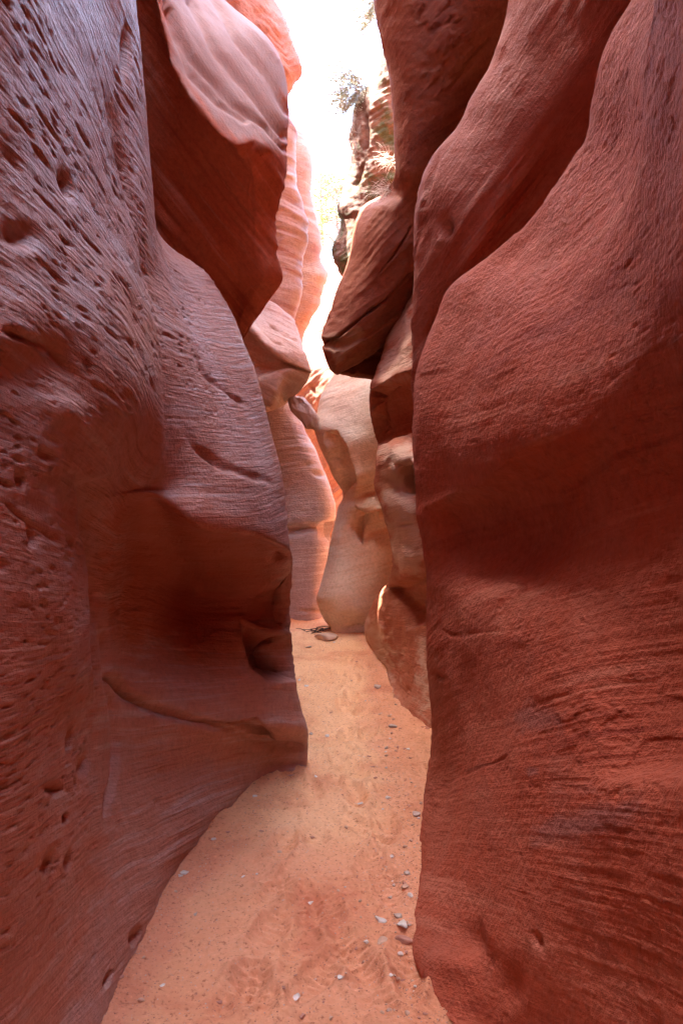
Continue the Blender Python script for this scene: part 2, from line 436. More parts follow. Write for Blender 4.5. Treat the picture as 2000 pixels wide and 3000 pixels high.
# =================================================================== LEFT SIDE
A3 = [(-900, .9), (-300, 1.30)]
L1 = [
 (0,    A3 + [(0, 1.62), (180, 2.0), (300, 2.35), (372, 2.6), (398, 2.85), (390, 3.1), (365, 3.5)]),
 (200,  A3 + [(0, 1.60), (190, 1.98), (318, 2.38), (390, 2.62), (412, 2.87), (405, 3.1), (382, 3.5)]),
 (400,  A3 + [(0, 1.58), (200, 1.95), (335, 2.4), (405, 2.65), (427, 2.9), (424, 3.15), (405, 3.5)]),
 (580,  A3 + [(0, 1.55), (200, 1.9), (348, 2.38), (420, 2.63), (444, 2.9), (444, 3.15), (438, 3.48)]),
 (690, A3 + [(0, 1.52), (200, 1.86), (358, 2.35), (430, 2.64), (455, 2.95), (462, 3.2), (466, 3.55)]),
 (740, A3 + [(0, 1.51), (200, 1.84), (362, 2.32), (437, 2.68), (472, 3.05), (496, 3.35), (520, 3.75)]),
 (815, A3 + [(0, 1.5), (195, 1.8), (370, 2.27), (448, 2.74), (510, 3.2), (565, 3.5), (612, 3.85)]),
 (910, A3 + [(0, 1.47), (188, 1.75), (378, 2.22), (468, 2.75), (548, 3.2), (615, 3.5), (668, 3.86)]),
 (1000, A3 + [(0, 1.45), (180, 1.72), (385, 2.18), (485, 2.73), (580, 3.15), (655, 3.44), (708, 3.82)]),
 (1108, A3 + [(0, 1.46), (165, 1.70), (385, 2.14), (497, 2.7), (605, 3.08), (692, 3.37), (752, 3.77)]),
 (1255, A3 + [(0, 1.50), (165, 1.70), (360, 2.14), (490, 2.66), (620, 2.99), (722, 3.27), (791, 3.7)]),
 (1350, A3 + [(0, 1.50), (160, 1.70), (325, 2.18), (470, 2.66), (620, 2.93), (738, 3.2), (816, 3.65)]),
 (1434, A3 + [(0, 1.50), (155, 1.72), (302, 2.22), (448, 2.68), (610, 2.87), (742, 3.14), (832, 3.6)]),
 (1500, A3 + [(0, 1500, 1.50), (150, 1500, 1.73), (300, 1470, 2.24), (458, 1452, 2.69), (594, 1544, 2.82), (740, 1566, 3.07), (848, 1600, 3.54)]),
 (1530, A3 + [(0, 1540, 1.50), (150, 1540, 1.73), (296, 1510, 2.28), (456, 1476, 2.85), (592, 1562, 3.06), (738, 1584, 3.3), (853, 1622, 3.62)]),
 (1640, A3 + [(0, 1638, 1.50), (155, 1638, 1.73), (286, 1640, 2.32), (425, 1610, 3.1), (570, 1660, 3.66), (722, 1676, 3.74), (856, 1690, 3.84)]),
 (1740, A3 + [(0, 1740, 1.50), (162, 1740, 1.75), (288, 1740, 2.32), (410, 1740, 3.12), (552, 1750, 3.78), (704, 1755, 3.84), (848, 1760, 3.92)]),
 (1840, A3 + [(0, 1840, 1.50), (170, 1840, 1.78), (294, 1840, 2.32), (404, 1840, 3.0), (552, 1840, 3.66), (702, 1830, 3.76), (850, 1840, 3.92)]),
 (1910, A3 + [(0, 1915, 1.50), (170, 1915, 1.8), (297, 1915, 2.32), (402, 1915, 2.92), (556, 1910, 3.44), (712, 1905, 3.66), (858, 1895, 3.94)]),
 (1995, A3 + [(0, 1.50), (168, 1.82), (298, 2.32), (402, 2.84), (568, 3.29), (738, 3.6), (864, 3.94)]),
 (2083, A3 + [(0, 1.50), (162, 1.84), (292, 2.34), (402, 2.81), (578, 3.23), (758, 3.59), (882, 3.97)]),
 (2128, A3 + [(0, 1.50), (160, 1.85), (288, 2.34), (402, 2.8), (582, 3.22), (770, 3.6), (895, 3.98)]),
 (2165, A3 + [(0, 1.50), (160, 1.85), (284, 2.33), (402, 2.8), (582, 3.26), (772, 3.74), (900, 4.01)]),
 (2223, [(-900, 2300, .9), (-300, 2300, 1.28), (0, 2300, 1.5), (164, 2290, 1.84), (282, 2270, 2.28), (402, 2250, 2.76), (578, 2235, 3.28), (768, 2218, 3.82), (903, 2221, 4.02)]),
 (2260, [(-900, 2600, .9), (-300, 2600, 1.26), (0, 2560, 1.5), (168, 2500, 1.82), (286, 2430, 2.2), (404, 2380, 2.62), (572, 2320, 3.18), (760, 2262, 3.8), (897, 2250, 3.99)]),
 (2400, [(-900, 3000, .9), (-300, 2950, 1.26), (0, 2900, 1.5), (172, 2760, 1.8), (294, 2640, 2.12), (412, 2540, 2.5), (562, 2400, 3.04), (748, 2290, 3.77), (885, 2262, 3.97)]),
]
base = []
for u, d in A3[:1] + [(-300, 1.24), (0, 1.5), (172, 1.74), (297, 1.98), (415, 2.36), (552, 2.97), (735, 3.73), (880, 3.94)]:
    base.append((u, 1500 + 3000 / d + 6, d))
L1.append((2500, base))
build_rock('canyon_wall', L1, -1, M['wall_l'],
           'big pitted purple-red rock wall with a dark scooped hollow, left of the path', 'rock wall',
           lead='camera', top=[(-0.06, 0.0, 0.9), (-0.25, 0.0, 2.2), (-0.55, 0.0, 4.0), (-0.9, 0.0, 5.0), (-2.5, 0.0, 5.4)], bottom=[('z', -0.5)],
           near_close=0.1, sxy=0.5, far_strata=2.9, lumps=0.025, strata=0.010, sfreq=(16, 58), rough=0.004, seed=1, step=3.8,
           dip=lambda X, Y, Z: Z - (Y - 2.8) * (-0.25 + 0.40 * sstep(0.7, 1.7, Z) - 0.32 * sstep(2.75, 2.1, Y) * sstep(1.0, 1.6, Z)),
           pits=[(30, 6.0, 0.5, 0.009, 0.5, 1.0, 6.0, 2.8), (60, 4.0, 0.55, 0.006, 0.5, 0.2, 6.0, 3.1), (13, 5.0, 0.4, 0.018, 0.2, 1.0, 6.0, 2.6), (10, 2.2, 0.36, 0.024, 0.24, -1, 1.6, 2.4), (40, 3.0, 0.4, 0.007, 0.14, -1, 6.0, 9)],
           tints=[([(-400, 1340), (120, 1380), (310, 1440), (310, 1900), (290, 2200), (330, 2500), (300, 2800), (200, 3200), (-400, 3200)], 160), ([(300, 1400), (480, 1420), (850, 1560), (850, 1860), (340, 1900)], 60), ([(-300, 820), (120, 960), (250, 1150), (-300, 1250)], 90)],  # redder, darker low left and in the hollows: shade put into the colour
           feats=[('poly', [(694, 1820, 20), (770, 1846, 26), (846, 1866, 30), (910, 1880, 30), (910, 2000, -60), (778, 2010, -70), (726, 1950, -50)], 0.22), ('poly', [(910, 1640, -30), (910, 1868, 30), (700, 1815, -40), (760, 1720, -60)], 0.09),
                  ('poly', [(215, 1400, -70), (330, 1380, -70), (322, 1700, -60), (312, 1980, -60), (285, 2060, -50), (262, 1900, -50), (240, 1640, -50)], 0.09),
                  ('poly', [(640, 2122, 12), (700, 2112, 10), (752, 2104, 10), (792, 2140, 10), (806, 2176, -12), (720, 2160, -14)], 0.08),
                  ('groove', [(560, 1020), (600, 1100), (690, 1165), (760, 1200)], 6, 0.014), ('groove', [(530, 1240), (570, 1310), (660, 1372), (740, 1398), (832, 1425)], 10, 0.03),
                  ('groove', [(340, 1990), (380, 2040), (440, 2070), (540, 2102), (640, 2130), (760, 2176), (880, 2190)], 13, 0.05, 1), ('groove', [(0, 1460), (110, 1540), (195, 1600)], 7, 0.014),
                  ('groove', [(0, 945), (90, 985), (170, 1020), (240, 1120)], 12, 0.025), ('groove', [(440, 700), (455, 900), (478, 1050), (490, 1220), (480, 1400)], 14, 0.014),
                  ('groove', [(300, 200), (345, 420), (400, 640), (440, 900)], 14, 0.02), ('groove', [(330, 1700), (318, 1900), (340, 2200), (300, 2500)], 10, 0.03),
                  ('blob', (80, 1080), (120, 90), 0, 0.03), ('blob', (60, 690), (40, 30), 20, 0.03), ('blob', (195, 540), (14, 34), -20, 0.04),
                  ('blob', (808, 1632), (18, 13), 0, 0.035), ('blob', (165, 2310), (22, 14), 0, 0.03), ('blob', (200, 1200), (60, 40), 30, -0.02),
                  ('blob', (370, 150), (10, 60), 0, 0.05), ('blob', (250, 2240), (12, 30), 10, 0.03), ('blob', (212, 2160), (8, 34), 10, 0.03), ('blob', (150, 2530), (12, 30), 15, 0.025),
                  ('blob', (470, 2260), (9, 9), 0, 0.012), ('blob', (465, 2350), (8, 14), 0, 0.014), ('blob', (350, 2420), (8, 14), 0, 0.012)])

L2 = [
 (-400, [(150, 4.3), (280, 4.2), (340, 4.1), (380, 4.0), (415, 3.9), (480, 4.2), (540, 4.6), (590, 5.1)]),
 (0,   [(200, 4.35), (330, 4.28), (400, 4.18), (440, 4.08), (462, 3.96), (530, 4.18), (595, 4.5), (648, 4.9)]),
 (100, [(200, 4.4), (330, 4.32), (405, 4.22), (455, 4.1), (482, 3.95), (575, 4.12), (690, 4.4), (768, 4.8)]),
 (210, [(200, 4.45), (330, 4.38), (415, 4.26), (480, 4.1), (515, 3.93), (625, 4.1), (745, 4.35), (829, 4.75)]),
 (280, [(200, 4.5), (335, 4.42), (425, 4.3), (505, 4.1), (550, 3.92), (660, 4.08), (765, 4.3), (842, 4.7)]),
 (370, [(200, 4.58), (340, 4.48), (435, 4.36), (545, 4.12), (612, 3.92), (705, 4.05), (790, 4.25), (845, 4.62)]),
 (440, [(200, 4.64), (345, 4.54), (450, 4.4), (570, 4.18), (670, 3.98), (738, 4.04), (803, 4.22), (842, 4.58)]),
 (520, [(200, 4.7), (350, 4.62), (462, 4.48), (585, 4.3), (685, 4.15), (745, 4.13), (797, 4.26), (829, 4.56)]),
 (593, [(210, 4.76), (350, 4.7), (470, 4.55), (590, 4.4), (688, 4.28), (742, 4.27), (787, 4.34), (813, 4.56)]),
 (680, [(230, 4.84), (355, 4.78), (476, 4.64), (592, 4.5), (685, 4.4), (738, 4.38), (780, 4.43), (806, 4.6)]),
 (740, [(260, 4.9), (370, 4.84), (485, 4.72), (592, 4.58), (682, 4.49), (738, 4.46), (782, 4.5), (806, 4.64)]),
 (818, [(320, 4.98), (420, 4.94), (515, 4.86), (605, 4.72), (692, 4.62), (752, 4.58), (800, 4.6), (826, 4.7)]),
 (876, [(450, 5.1), (540, 5.05), (600, 4.95), (655, 4.85), (705, 4.78), (745, 4.75), (775, 4.75), (792, 4.8)]),
 (945, [(560, 5.15), (610, 5.12), (645, 5.05), (680, 4.98), (704, 4.92), (722, 4.9), (735, 4.9), (742, 4.93)]),
 (995, [(670, 5.2), (682, 5.2), (692, 5.17), (700, 5.14), (704, 5.12), (707, 5.1), (709, 5.1), (711, 5.1)]),
]
build_rock('rock_overhang', L2, -1, M['hang'],
           'smooth dark red overhanging rock bulge with a pale streaked upper face, high on the left', 'rock overhang',
           top=[(-0.1, 0.1, 0.9), (-0.3, 0.2, 1.8), (-0.8, 0.3, 2.6), (-1.6, 0.3, 3.0), (-3, .4, 3.4)], bottom=[(-0.25, 0.7, 0.1), (-1.2, 1.6, 0.6)],
           lumps=0.02, strata=0.03, sfreq=(9, 28), rough=0.003, seed=2, sxy=0.12, dip=lambda X, Y, Z: 0.8 * X + 0.6 * Z - 0.1 * Y,
           smask=(-0.05, 0.2), lump_f=1.2,
           tints=[([(462, -60), (476, 60), (506, 190), (558, 285), (640, 388), (690, 425), (745, 412), (790, 450), (846, 470), (860, 200), (775, 80), (655, -60)], 26)],
           feats=[('poly', [(462, -60, 70), (476, 60, 70), (506, 190, 70), (558, 285, 60), (640, 388, 60), (690, 425, 60), (745, 412, 70), (790, 450, 80), (818, 540, 120), (800, 760, 200), (700, 950, 300), (420, 760, 300), (330, 300, 200), (350, -60, 200)], 0.10),
                  ('groove', [(470, 290), (530, 285), (590, 330)], 8, 0.02), ('groove', [(700, 880), (740, 850), (790, 845)], 6, 0.012),
                  ('groove', [(480, 10), (560, 210), (640, 300), (720, 350)], 11, 0.04, 1), ('groove', [(560, 0), (640, 160), (760, 300), (838, 400)], 12, 0.045, 1),
                  ('groove', [(500, 30), (560, 160), (680, 300), (780, 370), (835, 440)], 9, 0.04, 1), ('groove', [(610, -40), (690, 110), (790, 230), (845, 330)], 10, 0.035, 1)])


def simple(sils, D, offs, dd):
    """rows from an outline: columns at given pixel offsets inside it and depth offsets"""
    return [(v, [(u + o, (D(v) if callable(D) else D) + d) for o, d in zip(offs, dd)]) for v, u in sils]


L3 = simple([(-300, 770), (-60, 795), (0, 807), (51, 829), (108, 851), (160, 868), (198, 877), (249, 858), (290, 840), (340, 800)], lambda v: 7.0 + 0.0006 * v,
            (-320, -170, -80, -25, 0), (-0.2, -0.3, -0.25, -0.12, 0.15))
build_rock('rock_spur', L3, -1, M['orange'], 'glowing orange rock spur beside the white sky, behind the streaked overhang', 'rock spur',
           top=[(0, .3, 1.2), (-1, .6, 2.4)], bottom=[(-0.3, 0.5, 0.15), (-1.5, 1.0, 0.4)], lumps=0.09, lump_f=2.2, strata=0.02, rough=0.012, seed=3,
           dip=lambda X, Y, Z: Z + 0.6 * X)

L4 = simple([(285, 826), (332, 846), (395, 863), (480, 866), (548, 871), (612, 890), (677, 897), (730, 893), (780, 884), (808, 886), (837, 889), (883, 880), (918, 868), (945, 858), (1010, 845), (1080, 830)],
            8.4, (-260, -120, -60, -22, 0), (-0.1, -0.2, -0.2, -0.12, 0.12))
build_rock('banded_cliff', L4, -1, M['band'], 'pink and white banded rock wall with rippled ledges, right of the hanging red bulge', 'rock wall',
           top=[(-0.1, .3, 0.8), (-1, .6, 1.6)], bottom=[(-0.2, 0.3, -0.3)], lumps=0.03, strata=0.04, sfreq=(4.5, 13), rough=0.008, seed=4, step=3.5,
           dip=lambda X, Y, Z: Z + 0.12 * X)

L5 = simple([(350, 850), (380, 880), (427, 906), (491, 918), (574, 912), (640, 926), (700, 939), (768, 938), (803, 958), (845, 945), (906, 932), (937, 914), (987, 892), (1040, 880), (1150, 870)],
            11.0, (-220, -110, -50, -18, 0), (0.1, -0.25, -0.25, -0.15, 0.15))
build_rock('sunlit_cliff', L5, -1, M['farcliff'], 'pale orange sunlit cliff farthest back on the left, edging the bright sky', 'cliff',
           top=[(-0.2, .3, 0.5), (-2, .6, 1.0)], bottom=[(-0.2, 0.2, -0.6)], lumps=0.05, strata=0.03, sfreq=(4, 10), rough=0.012, seed=5, step=3.5,
           dip=lambda X, Y, Z: Z + 0.1 * X)

L6 = [
 (880, [(640, 870, 8.1), (740, 872, 7.9), (790, 882, 7.8), (830, 910, 7.8), (857, 940, 7.85)]),
 (900, [(650, 900, 7.75), (740, 912, 7.5), (795, 938, 7.42), (845, 962, 7.45), (876, 986, 7.6)]),
 (950, [(660, 930, 7.45), (740, 943, 7.25), (795, 984, 7.18), (848, 1012, 7.2), (889, 1025, 7.42)]),
 (970, [(660, 948, 7.32), (738, 966, 7.12), (778, 1011, 7.07), (834, 1043, 7.1), (903, 1058, 7.36)]),
 (975, [(660, 956, 7.32), (738, 974, 7.13), (778, 1019, 7.09), (834, 1052, 7.11), (907, 1075, 7.36)]),
 (980, [(660, 966, 7.5), (738, 984, 7.36), (780, 1029, 7.33), (836, 1060, 7.27), (907, 1086, 7.38)]),
 (1060, [(660, 1050, 7.52), (742, 1050, 7.4), (785, 1062, 7.38), (840, 1070, 7.27), (906, 1094, 7.39)]),
 (1095, [(660, 1098, 7.42), (745, 1098, 7.3), (790, 1088, 7.27), (843, 1077, 7.22), (903, 1104, 7.41)]),
 (1105, [(660, 1108, 7.33), (746, 1108, 7.2), (790, 1098, 7.17), (845, 1084, 7.2), (899, 1114, 7.43)]),
 (1140, [(660, 1142, 7.33), (758, 1142, 7.2), (806, 1136, 7.17), (834, 1118, 7.26), (881, 1142, 7.5)]),
 (1180, [(660, 1190, 7.4), (769, 1183, 7.28), (803, 1177, 7.26), (822, 1168, 7.46), (853, 1168, 7.7)]),
 (1185, [(660, 1186, 8.3), (770, 1176, 8.3), (803, 1168, 8.2), (825, 1160, 8.2), (848, 1156, 8.2)]),
]
build_rock('rock_ledge', L6, -1, M['ledge'], 'jutting ledge of stacked sandstone slabs with a pale lichened cap, above the passage', 'rock ledge',
           top=[(-.2, .4, .1)], bottom=[(-0.5, 0.6, 0.1)], lumps=0.02, strata=0.012, sfreq=(9, 25), rough=0.008, seed=6, step=3.0,
           dip=lambda X, Y, Z: Z + 0.45 * X,
           feats=[('groove', [(770, 935), (820, 975), (880, 1005)], 3.5, 0.04), ('groove', [(745, 950), (800, 1000), (860, 1025)], 3, 0.03)])

L7 = simple([(1130, 840), (1180, 862), (1225, 880), (1262, 896), (1310, 920), (1362, 941), (1404, 960), (1455, 975), (1493, 983), (1530, 981), (1548, 972), (1565, 966), (1580, 968), (1610, 964), (1668, 957), (1723, 952), (1775, 950), (1790, 946), (1810, 944)],
            8.5, (-260, -130, -75, -32, 0), (0.0, -0.1, -0.12, -0.1, 0.18))
build_rock('rock_outcrop', L7, -1, M['grey'], 'grey-pink finely layered rock face with a dark horizontal notch, at the bend of the path', 'rock face',
           top=[(-.2, .6, .1)], bottom=[('z', -0.3)], lumps=0.035, strata=0.010, sfreq=(14, 40), rough=0.006, seed=7, step=3.5,
           dip=lambda X, Y, Z: Z - 0.05 * X,
           feats=[('groove', [(840, 1556), (900, 1548), (990, 1545)], 12, 0.12, 1), ('groove', [(840, 1790), (960, 1790)], 5, 0.05),
                  ('blob', (900, 1360), (18, 7), 0, 0.04), ('blob', (930, 1385), (24, 8), 20, 0.05), ('blob', (960, 1560), (30, 30), 0, 0.08)])

# =================================================================== BACK
C1 = [
 (770, [(700, 780, 26), (880, 778, 26), (960, 778, 26), (1040, 776, 26), (1200, 776, 26)]),
 (800, [(700, 800, 20), (880, 800, 20), (960, 800, 20), (1040, 796, 20), (1200, 796, 20)]),
 (840, [(700, 16.5), (880, 16.2), (960, 16.2), (1040, 16.2), (1200, 16)]),
 (900, [(700, 14.5), (880, 14.2), (960, 14.2), (1040, 14.2), (1200, 14)]),
 (980, [(700, 13.4), (880, 13.2), (960, 13.1), (1040, 13.1), (1200, 13)]),
 (1100, [(700, 12.5), (880, 12.3), (960, 12.2), (1040, 12.2), (1200, 12)]),
 (1300, [(700, 12.5), (880, 12.4), (960, 12.3), (1040, 12.3), (1200, 12.2)]),
 (1500, [(700, 12.6), (880, 12.5), (960, 12.4), (1040, 12.4), (1200, 12.3)]),
 (1860, [(700, 12.7), (880, 12.6), (960, 12.5), (1040, 12.5), (1200, 12.4)]),
]
build_rock('sloping_cliff', C1, 1, M['farcliff'], 'red slanting layered cliff closing the canyon, seen through the gap in the middle', 'cliff',
           top=[(0, 10, 0.3), (0, 60, 1.0)], bottom=[('z', -0.5)], lumps=0.08, strata=0.05, sfreq=(3.5, 9), rough=0.02, seed=8, step=4.0,
           dip=lambda X, Y, Z: Z - 0.75 * X + 0.2 * Y, feats=[('groove', [(940, 1170), (905, 1130), (890, 1110)], 4, 0.06)])

# =================================================================== RIGHT SIDE
R1 = [
 (0,    [(1855, 2.15), (1890, 1.95), (1940, 1.75), (2000, 1.250), (2250, 0.975), (2900, 0.625)]),
 (150,  [(1778, 2.25), (1815, 2.05), (1890, 1.8), (2000, 1.250), (2250, 0.975), (2900, 0.625)]),
 (306,  [(1733, 2.35), (1772, 2.15), (1865, 1.85), (2000, 1.260), (2250, 0.983), (2900, 0.630)]),
 (427,  [(1714, 2.4), (1755, 2.2), (1850, 1.88), (2000, 1.280), (2250, 0.998), (2900, 0.640)]),
 (490,  [(1668, 2.5), (1716, 2.28), (1830, 1.92), (2000, 1.290), (2250, 1.006), (2900, 0.645)]),
 (588,  [(1600, 2.6), (1656, 2.38), (1800, 1.96), (2000, 1.300), (2250, 1.014), (2900, 0.650)]),
 (702,  [(1491, 2.8), (1562, 2.55), (1755, 2.02), (2000, 1.320), (2250, 1.030), (2900, 0.660)]),
 (775,  [(1405, 2.98), (1490, 2.66), (1722, 2.05), (2000, 1.340), (2250, 1.045), (2900, 0.670)]),
 (816,  [(1344, 3.08), (1440, 2.73), (1706, 2.05), (2000, 1.350), (2250, 1.053), (2900, 0.675)]),
 (867,  [(1300, 3.18), (1405, 2.77), (1692, 2.04), (2000, 1.370), (2250, 1.069), (2900, 0.685)]),
 (944,  [(1274, 3.24), (1380, 2.8), (1680, 2.0), (2000, 1.400), (2250, 1.092), (2900, 0.700)]),
 (1019, [(1249, 3.28), (1360, 2.8), (1665, 1.98), (2000, 1.420), (2250, 1.108), (2900, 0.710)]),
 (1096, [(1223, 3.3), (1342, 2.8), (1650, 1.97), (2000, 1.450), (2250, 1.131), (2900, 0.725)]),
 (1191, [(1207, 3.3), (1328, 2.8), (1642, 1.97), (2000, 1.480), (2250, 1.154), (2900, 0.740)]),
 (1287, [(1204, 3.3), (1322, 2.8), (1635, 1.99), (2000, 1.520), (2250, 1.186), (2900, 0.760)]),
 (1415, [(1210, 3.3), (1328, 2.82), (1615, 2.12), (2000, 1.570), (2250, 1.225), (2900, 0.785)]),
 (1529, [(1220, 3.3), (1340, 2.86), (1590, 2.23), (2000, 1.570), (2250, 1.248), (2900, 0.800)]),
 (1612, [(1239, 3.3), (1352, 2.86), (1586, 2.24), (2000, 1.570), (2250, 1.248), (2900, 0.800)]),
 (1733, [(1252, 3.34), (1362, 2.76), (1604, 2.14), (2000, 1.555), (2250, 1.232), (2900, 0.790)]),
 (1861, [(1255, 3.38), (1372, 2.7), (1626, 1.99), (2000, 1.530), (2250, 1.201), (2900, 0.770)]),
 (2000, [(1261, 3.44), (1380, 2.68), (1640, 1.88), (2000, 1.500), (2250, 1.170), (2900, 0.750)]),
 (2140, [(1265, 3.5), (1382, 2.64), (1640, 1.82), (2000, 1.450), (2250, 1.131), (2900, 0.725)]),
 (2223, [(1263, 3.55), (1380, 2.6), (1640, 1.78), (2000, 1.420), (2250, 1.108), (2900, 0.710)]),
 (2319, [(1246, 2322, 3.62), (1362, 2319, 2.58), (1640, 2319, 1.74), (2000, 2319, 1.27), (2250, 2319, .98), (2900, 2319, .64)]),
 (2446, [(1226, 2454, 3.17), (1340, 2446, 2.5), (1640, 2446, 1.7), (2000, 2460, 1.25), (2250, 2480, .98), (2900, 2500, .64)]),
 (2574, [(1220, 2582, 2.79), (1330, 2574, 2.38), (1640, 2574, 1.68), (2000, 2600, 1.23), (2250, 2650, .97), (2900, 2700, .63)]),
 (2689, [(1210, 2697, 2.52), (1330, 2689, 2.25), (1640, 2700, 1.65), (2000, 2750, 1.22), (2250, 2850, .96), (2900, 2950, .63)]),
 (2797, [(1217, 2805, 2.31), (1333, 2797, 2.12), (1640, 2830, 1.63), (2000, 2950, 1.21), (2250, 3100, .95), (2900, 3300, .62)]),
 (2848, [(1233, 2856, 2.22), (1345, 2860, 2.06), (1640, 2930, 1.62), (2000, 3100, 1.2), (2250, 3300, .95), (2900, 3600, .62)]),
 (2912, [(1274, 2920, 2.125), (1385, 2960, 1.97), (1650, 3080, 1.6), (2000, 3300, 1.2), (2250, 3600, .94), (2900, 4200, .62)]),
 (3000, [(1351, 3008, 2.0), (1440, 3110, 1.86), (1660, 3380, 1.6), (2000, 4000, 1.2), (2250, 4700, .94), (2900, 6340, .62)]),
]
build_rock('canyon_wall', R1, 1, M['wall_r'],
           'huge dark red rock wall with slanting streaks, filling the right side beside the path', 'rock wall', sil='first',
           lead='camera', top=[(-0.06, 0.0, 0.6), (-0.15, 0.0, 1.6), (-0.12, 0.0, 3.0), (0.1, 0.0, 4.4), (0.5, 0.0, 5.4), (2.5, 0.0, 5.8)], bottom=[('z', -0.4)],
           near_close=0.1, sxy=0.9, lumps=0.035, strata=0.003, sfreq=(26, 70), rough=0.004, seed=9, step=4.2, flake=0.0035,
           dip=lambda X, Y, Z: Z + 0.42 * (Y - 2.4) * (1 - sstep(1.0, 1.9, Z)),
           pits=[(46, 4.0, 0.5, 0.0035, 0.5, 1.2, 6.0), (36, 2.5, 0.5, 0.003, 0.15, -1, 6.0)],
           tints=[([(1490, 2070), (1580, 2030), (1650, 2060), (1630, 2130), (1560, 2160), (1495, 2150)], 45), ([(1580, 2330), (1740, 2290), (1750, 2330), (1600, 2350)], 45),
                   ([(1550, 2390), (1680, 2350), (1880, 2310), (1900, 2440), (1720, 2480), (1560, 2500)], 45), ([(1535, 2250), (1575, 2245), (1575, 2275), (1540, 2280)], 8), ([(1340, 2270), (1420, 2235), (1480, 2225), (1400, 2260)], 8)],
           feats=[('poly', [(1225, 1500, 90), (1330, 1448, 70), (1420, 1422, 70), (1500, 1335, 110), (1640, 1255, -240), (1800, 1200, -300), (1900, 1400, -300), (1800, 1600, -300), (1600, 1760, -200), (1480, 1760, -160), (1350, 1780, -200), (1240, 1700, -100)], 0.075),
                  ('blob', (1510, 1590), (130, 100), 0, 0.05), ('groove', [(1330, 2680), (1375, 2770), (1425, 2860), (1500, 2980)], 60, 0.028),
                  ('blob', (1300, 2820), (60, 40), 10, -0.02), ('groove', [(1345, 2280), (1440, 2240), (1500, 2200)], 4, 0.006),
                  ('blob', (1575, 2755), (10, 22), -20, 0.02), ('groove', [(1640, 2150), (1700, 2135), (1730, 2120)], 6, 0.012),
                  ('groove', [(1265, 1960), (1300, 1985), (1330, 1990)], 7, 0.012), ('blob', (1290, 1480), (60, 24), -30, -0.02),
                  ('groove', [(1260, 1830), (1330, 1862), (1450, 1850), (1600, 1830)], 5, 0.006),
                  ('blob', (1820, 590), (8, 14), 10, 0.015)])

R2 = [
 (-350, [(1530, 3.300), (1600, 3.100), (1720, 2.900), (1850, 2.640), (1950, 2.500)]),
 (0,   [(1485, 3.400), (1540, 3.200), (1640, 3.020), (1760, 2.820), (1900, 2.700)]),
 (77,  [(1472, 3.450), (1528, 3.220), (1630, 3.050), (1740, 2.890), (1880, 2.750)]),
 (172, [(1440, 3.500), (1502, 3.260), (1612, 3.100), (1710, 2.960), (1850, 2.850)]),
 (287, [(1383, 3.550), (1455, 3.300), (1580, 3.150), (1680, 3.060), (1810, 2.980)]),
 (383, [(1332, 3.620), (1412, 3.360), (1545, 3.200), (1655, 3.160), (1790, 3.100)]),
 (446, [(1274, 3.700), (1370, 3.400), (1515, 3.240), (1640, 3.220), (1770, 3.160)]),
 (510, [(1236, 3.760), (1335, 3.430), (1488, 3.270), (1610, 3.290), (1740, 3.220)]),
 (574, [(1218, 3.800), (1312, 3.460), (1455, 3.300), (1570, 3.360), (1700, 3.300)]),
 (670, [(1213, 3.820), (1300, 3.520), (1420, 3.360), (1520, 3.440), (1650, 3.400)]),
 (760, [(1211, 3.820), (1290, 3.580), (1380, 3.450), (1470, 3.500), (1600, 3.500)]),
 (850, [(1210, 3.840), (1270, 3.680), (1340, 3.620), (1420, 3.620), (1550, 3.600)]),
 (960, [(1207, 3.880), (1245, 3.800), (1300, 3.820), (1380, 3.760), (1500, 3.700)]),
 (1100, [(1206, 3.950), (1235, 3.900), (1280, 3.920), (1350, 3.840), (1450, 3.800)]),
 (1260, [(1222, 4.100), (1245, 4.050), (1280, 4.050), (1330, 3.940), (1420, 3.900)]),
]
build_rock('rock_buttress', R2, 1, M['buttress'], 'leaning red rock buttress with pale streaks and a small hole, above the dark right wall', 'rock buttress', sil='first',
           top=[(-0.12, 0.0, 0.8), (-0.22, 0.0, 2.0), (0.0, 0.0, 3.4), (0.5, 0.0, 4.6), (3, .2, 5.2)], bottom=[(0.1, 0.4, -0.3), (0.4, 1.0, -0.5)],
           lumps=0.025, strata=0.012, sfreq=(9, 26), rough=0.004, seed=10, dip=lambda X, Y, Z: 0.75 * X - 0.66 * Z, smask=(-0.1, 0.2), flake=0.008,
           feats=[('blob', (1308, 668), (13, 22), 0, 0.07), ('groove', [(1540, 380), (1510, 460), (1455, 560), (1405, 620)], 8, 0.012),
                  ('blob', (1310, 760), (40, 60), 30, 0.02), ('groove', [(1300, 400), (1250, 560), (1225, 700)], 8, 0.015)])

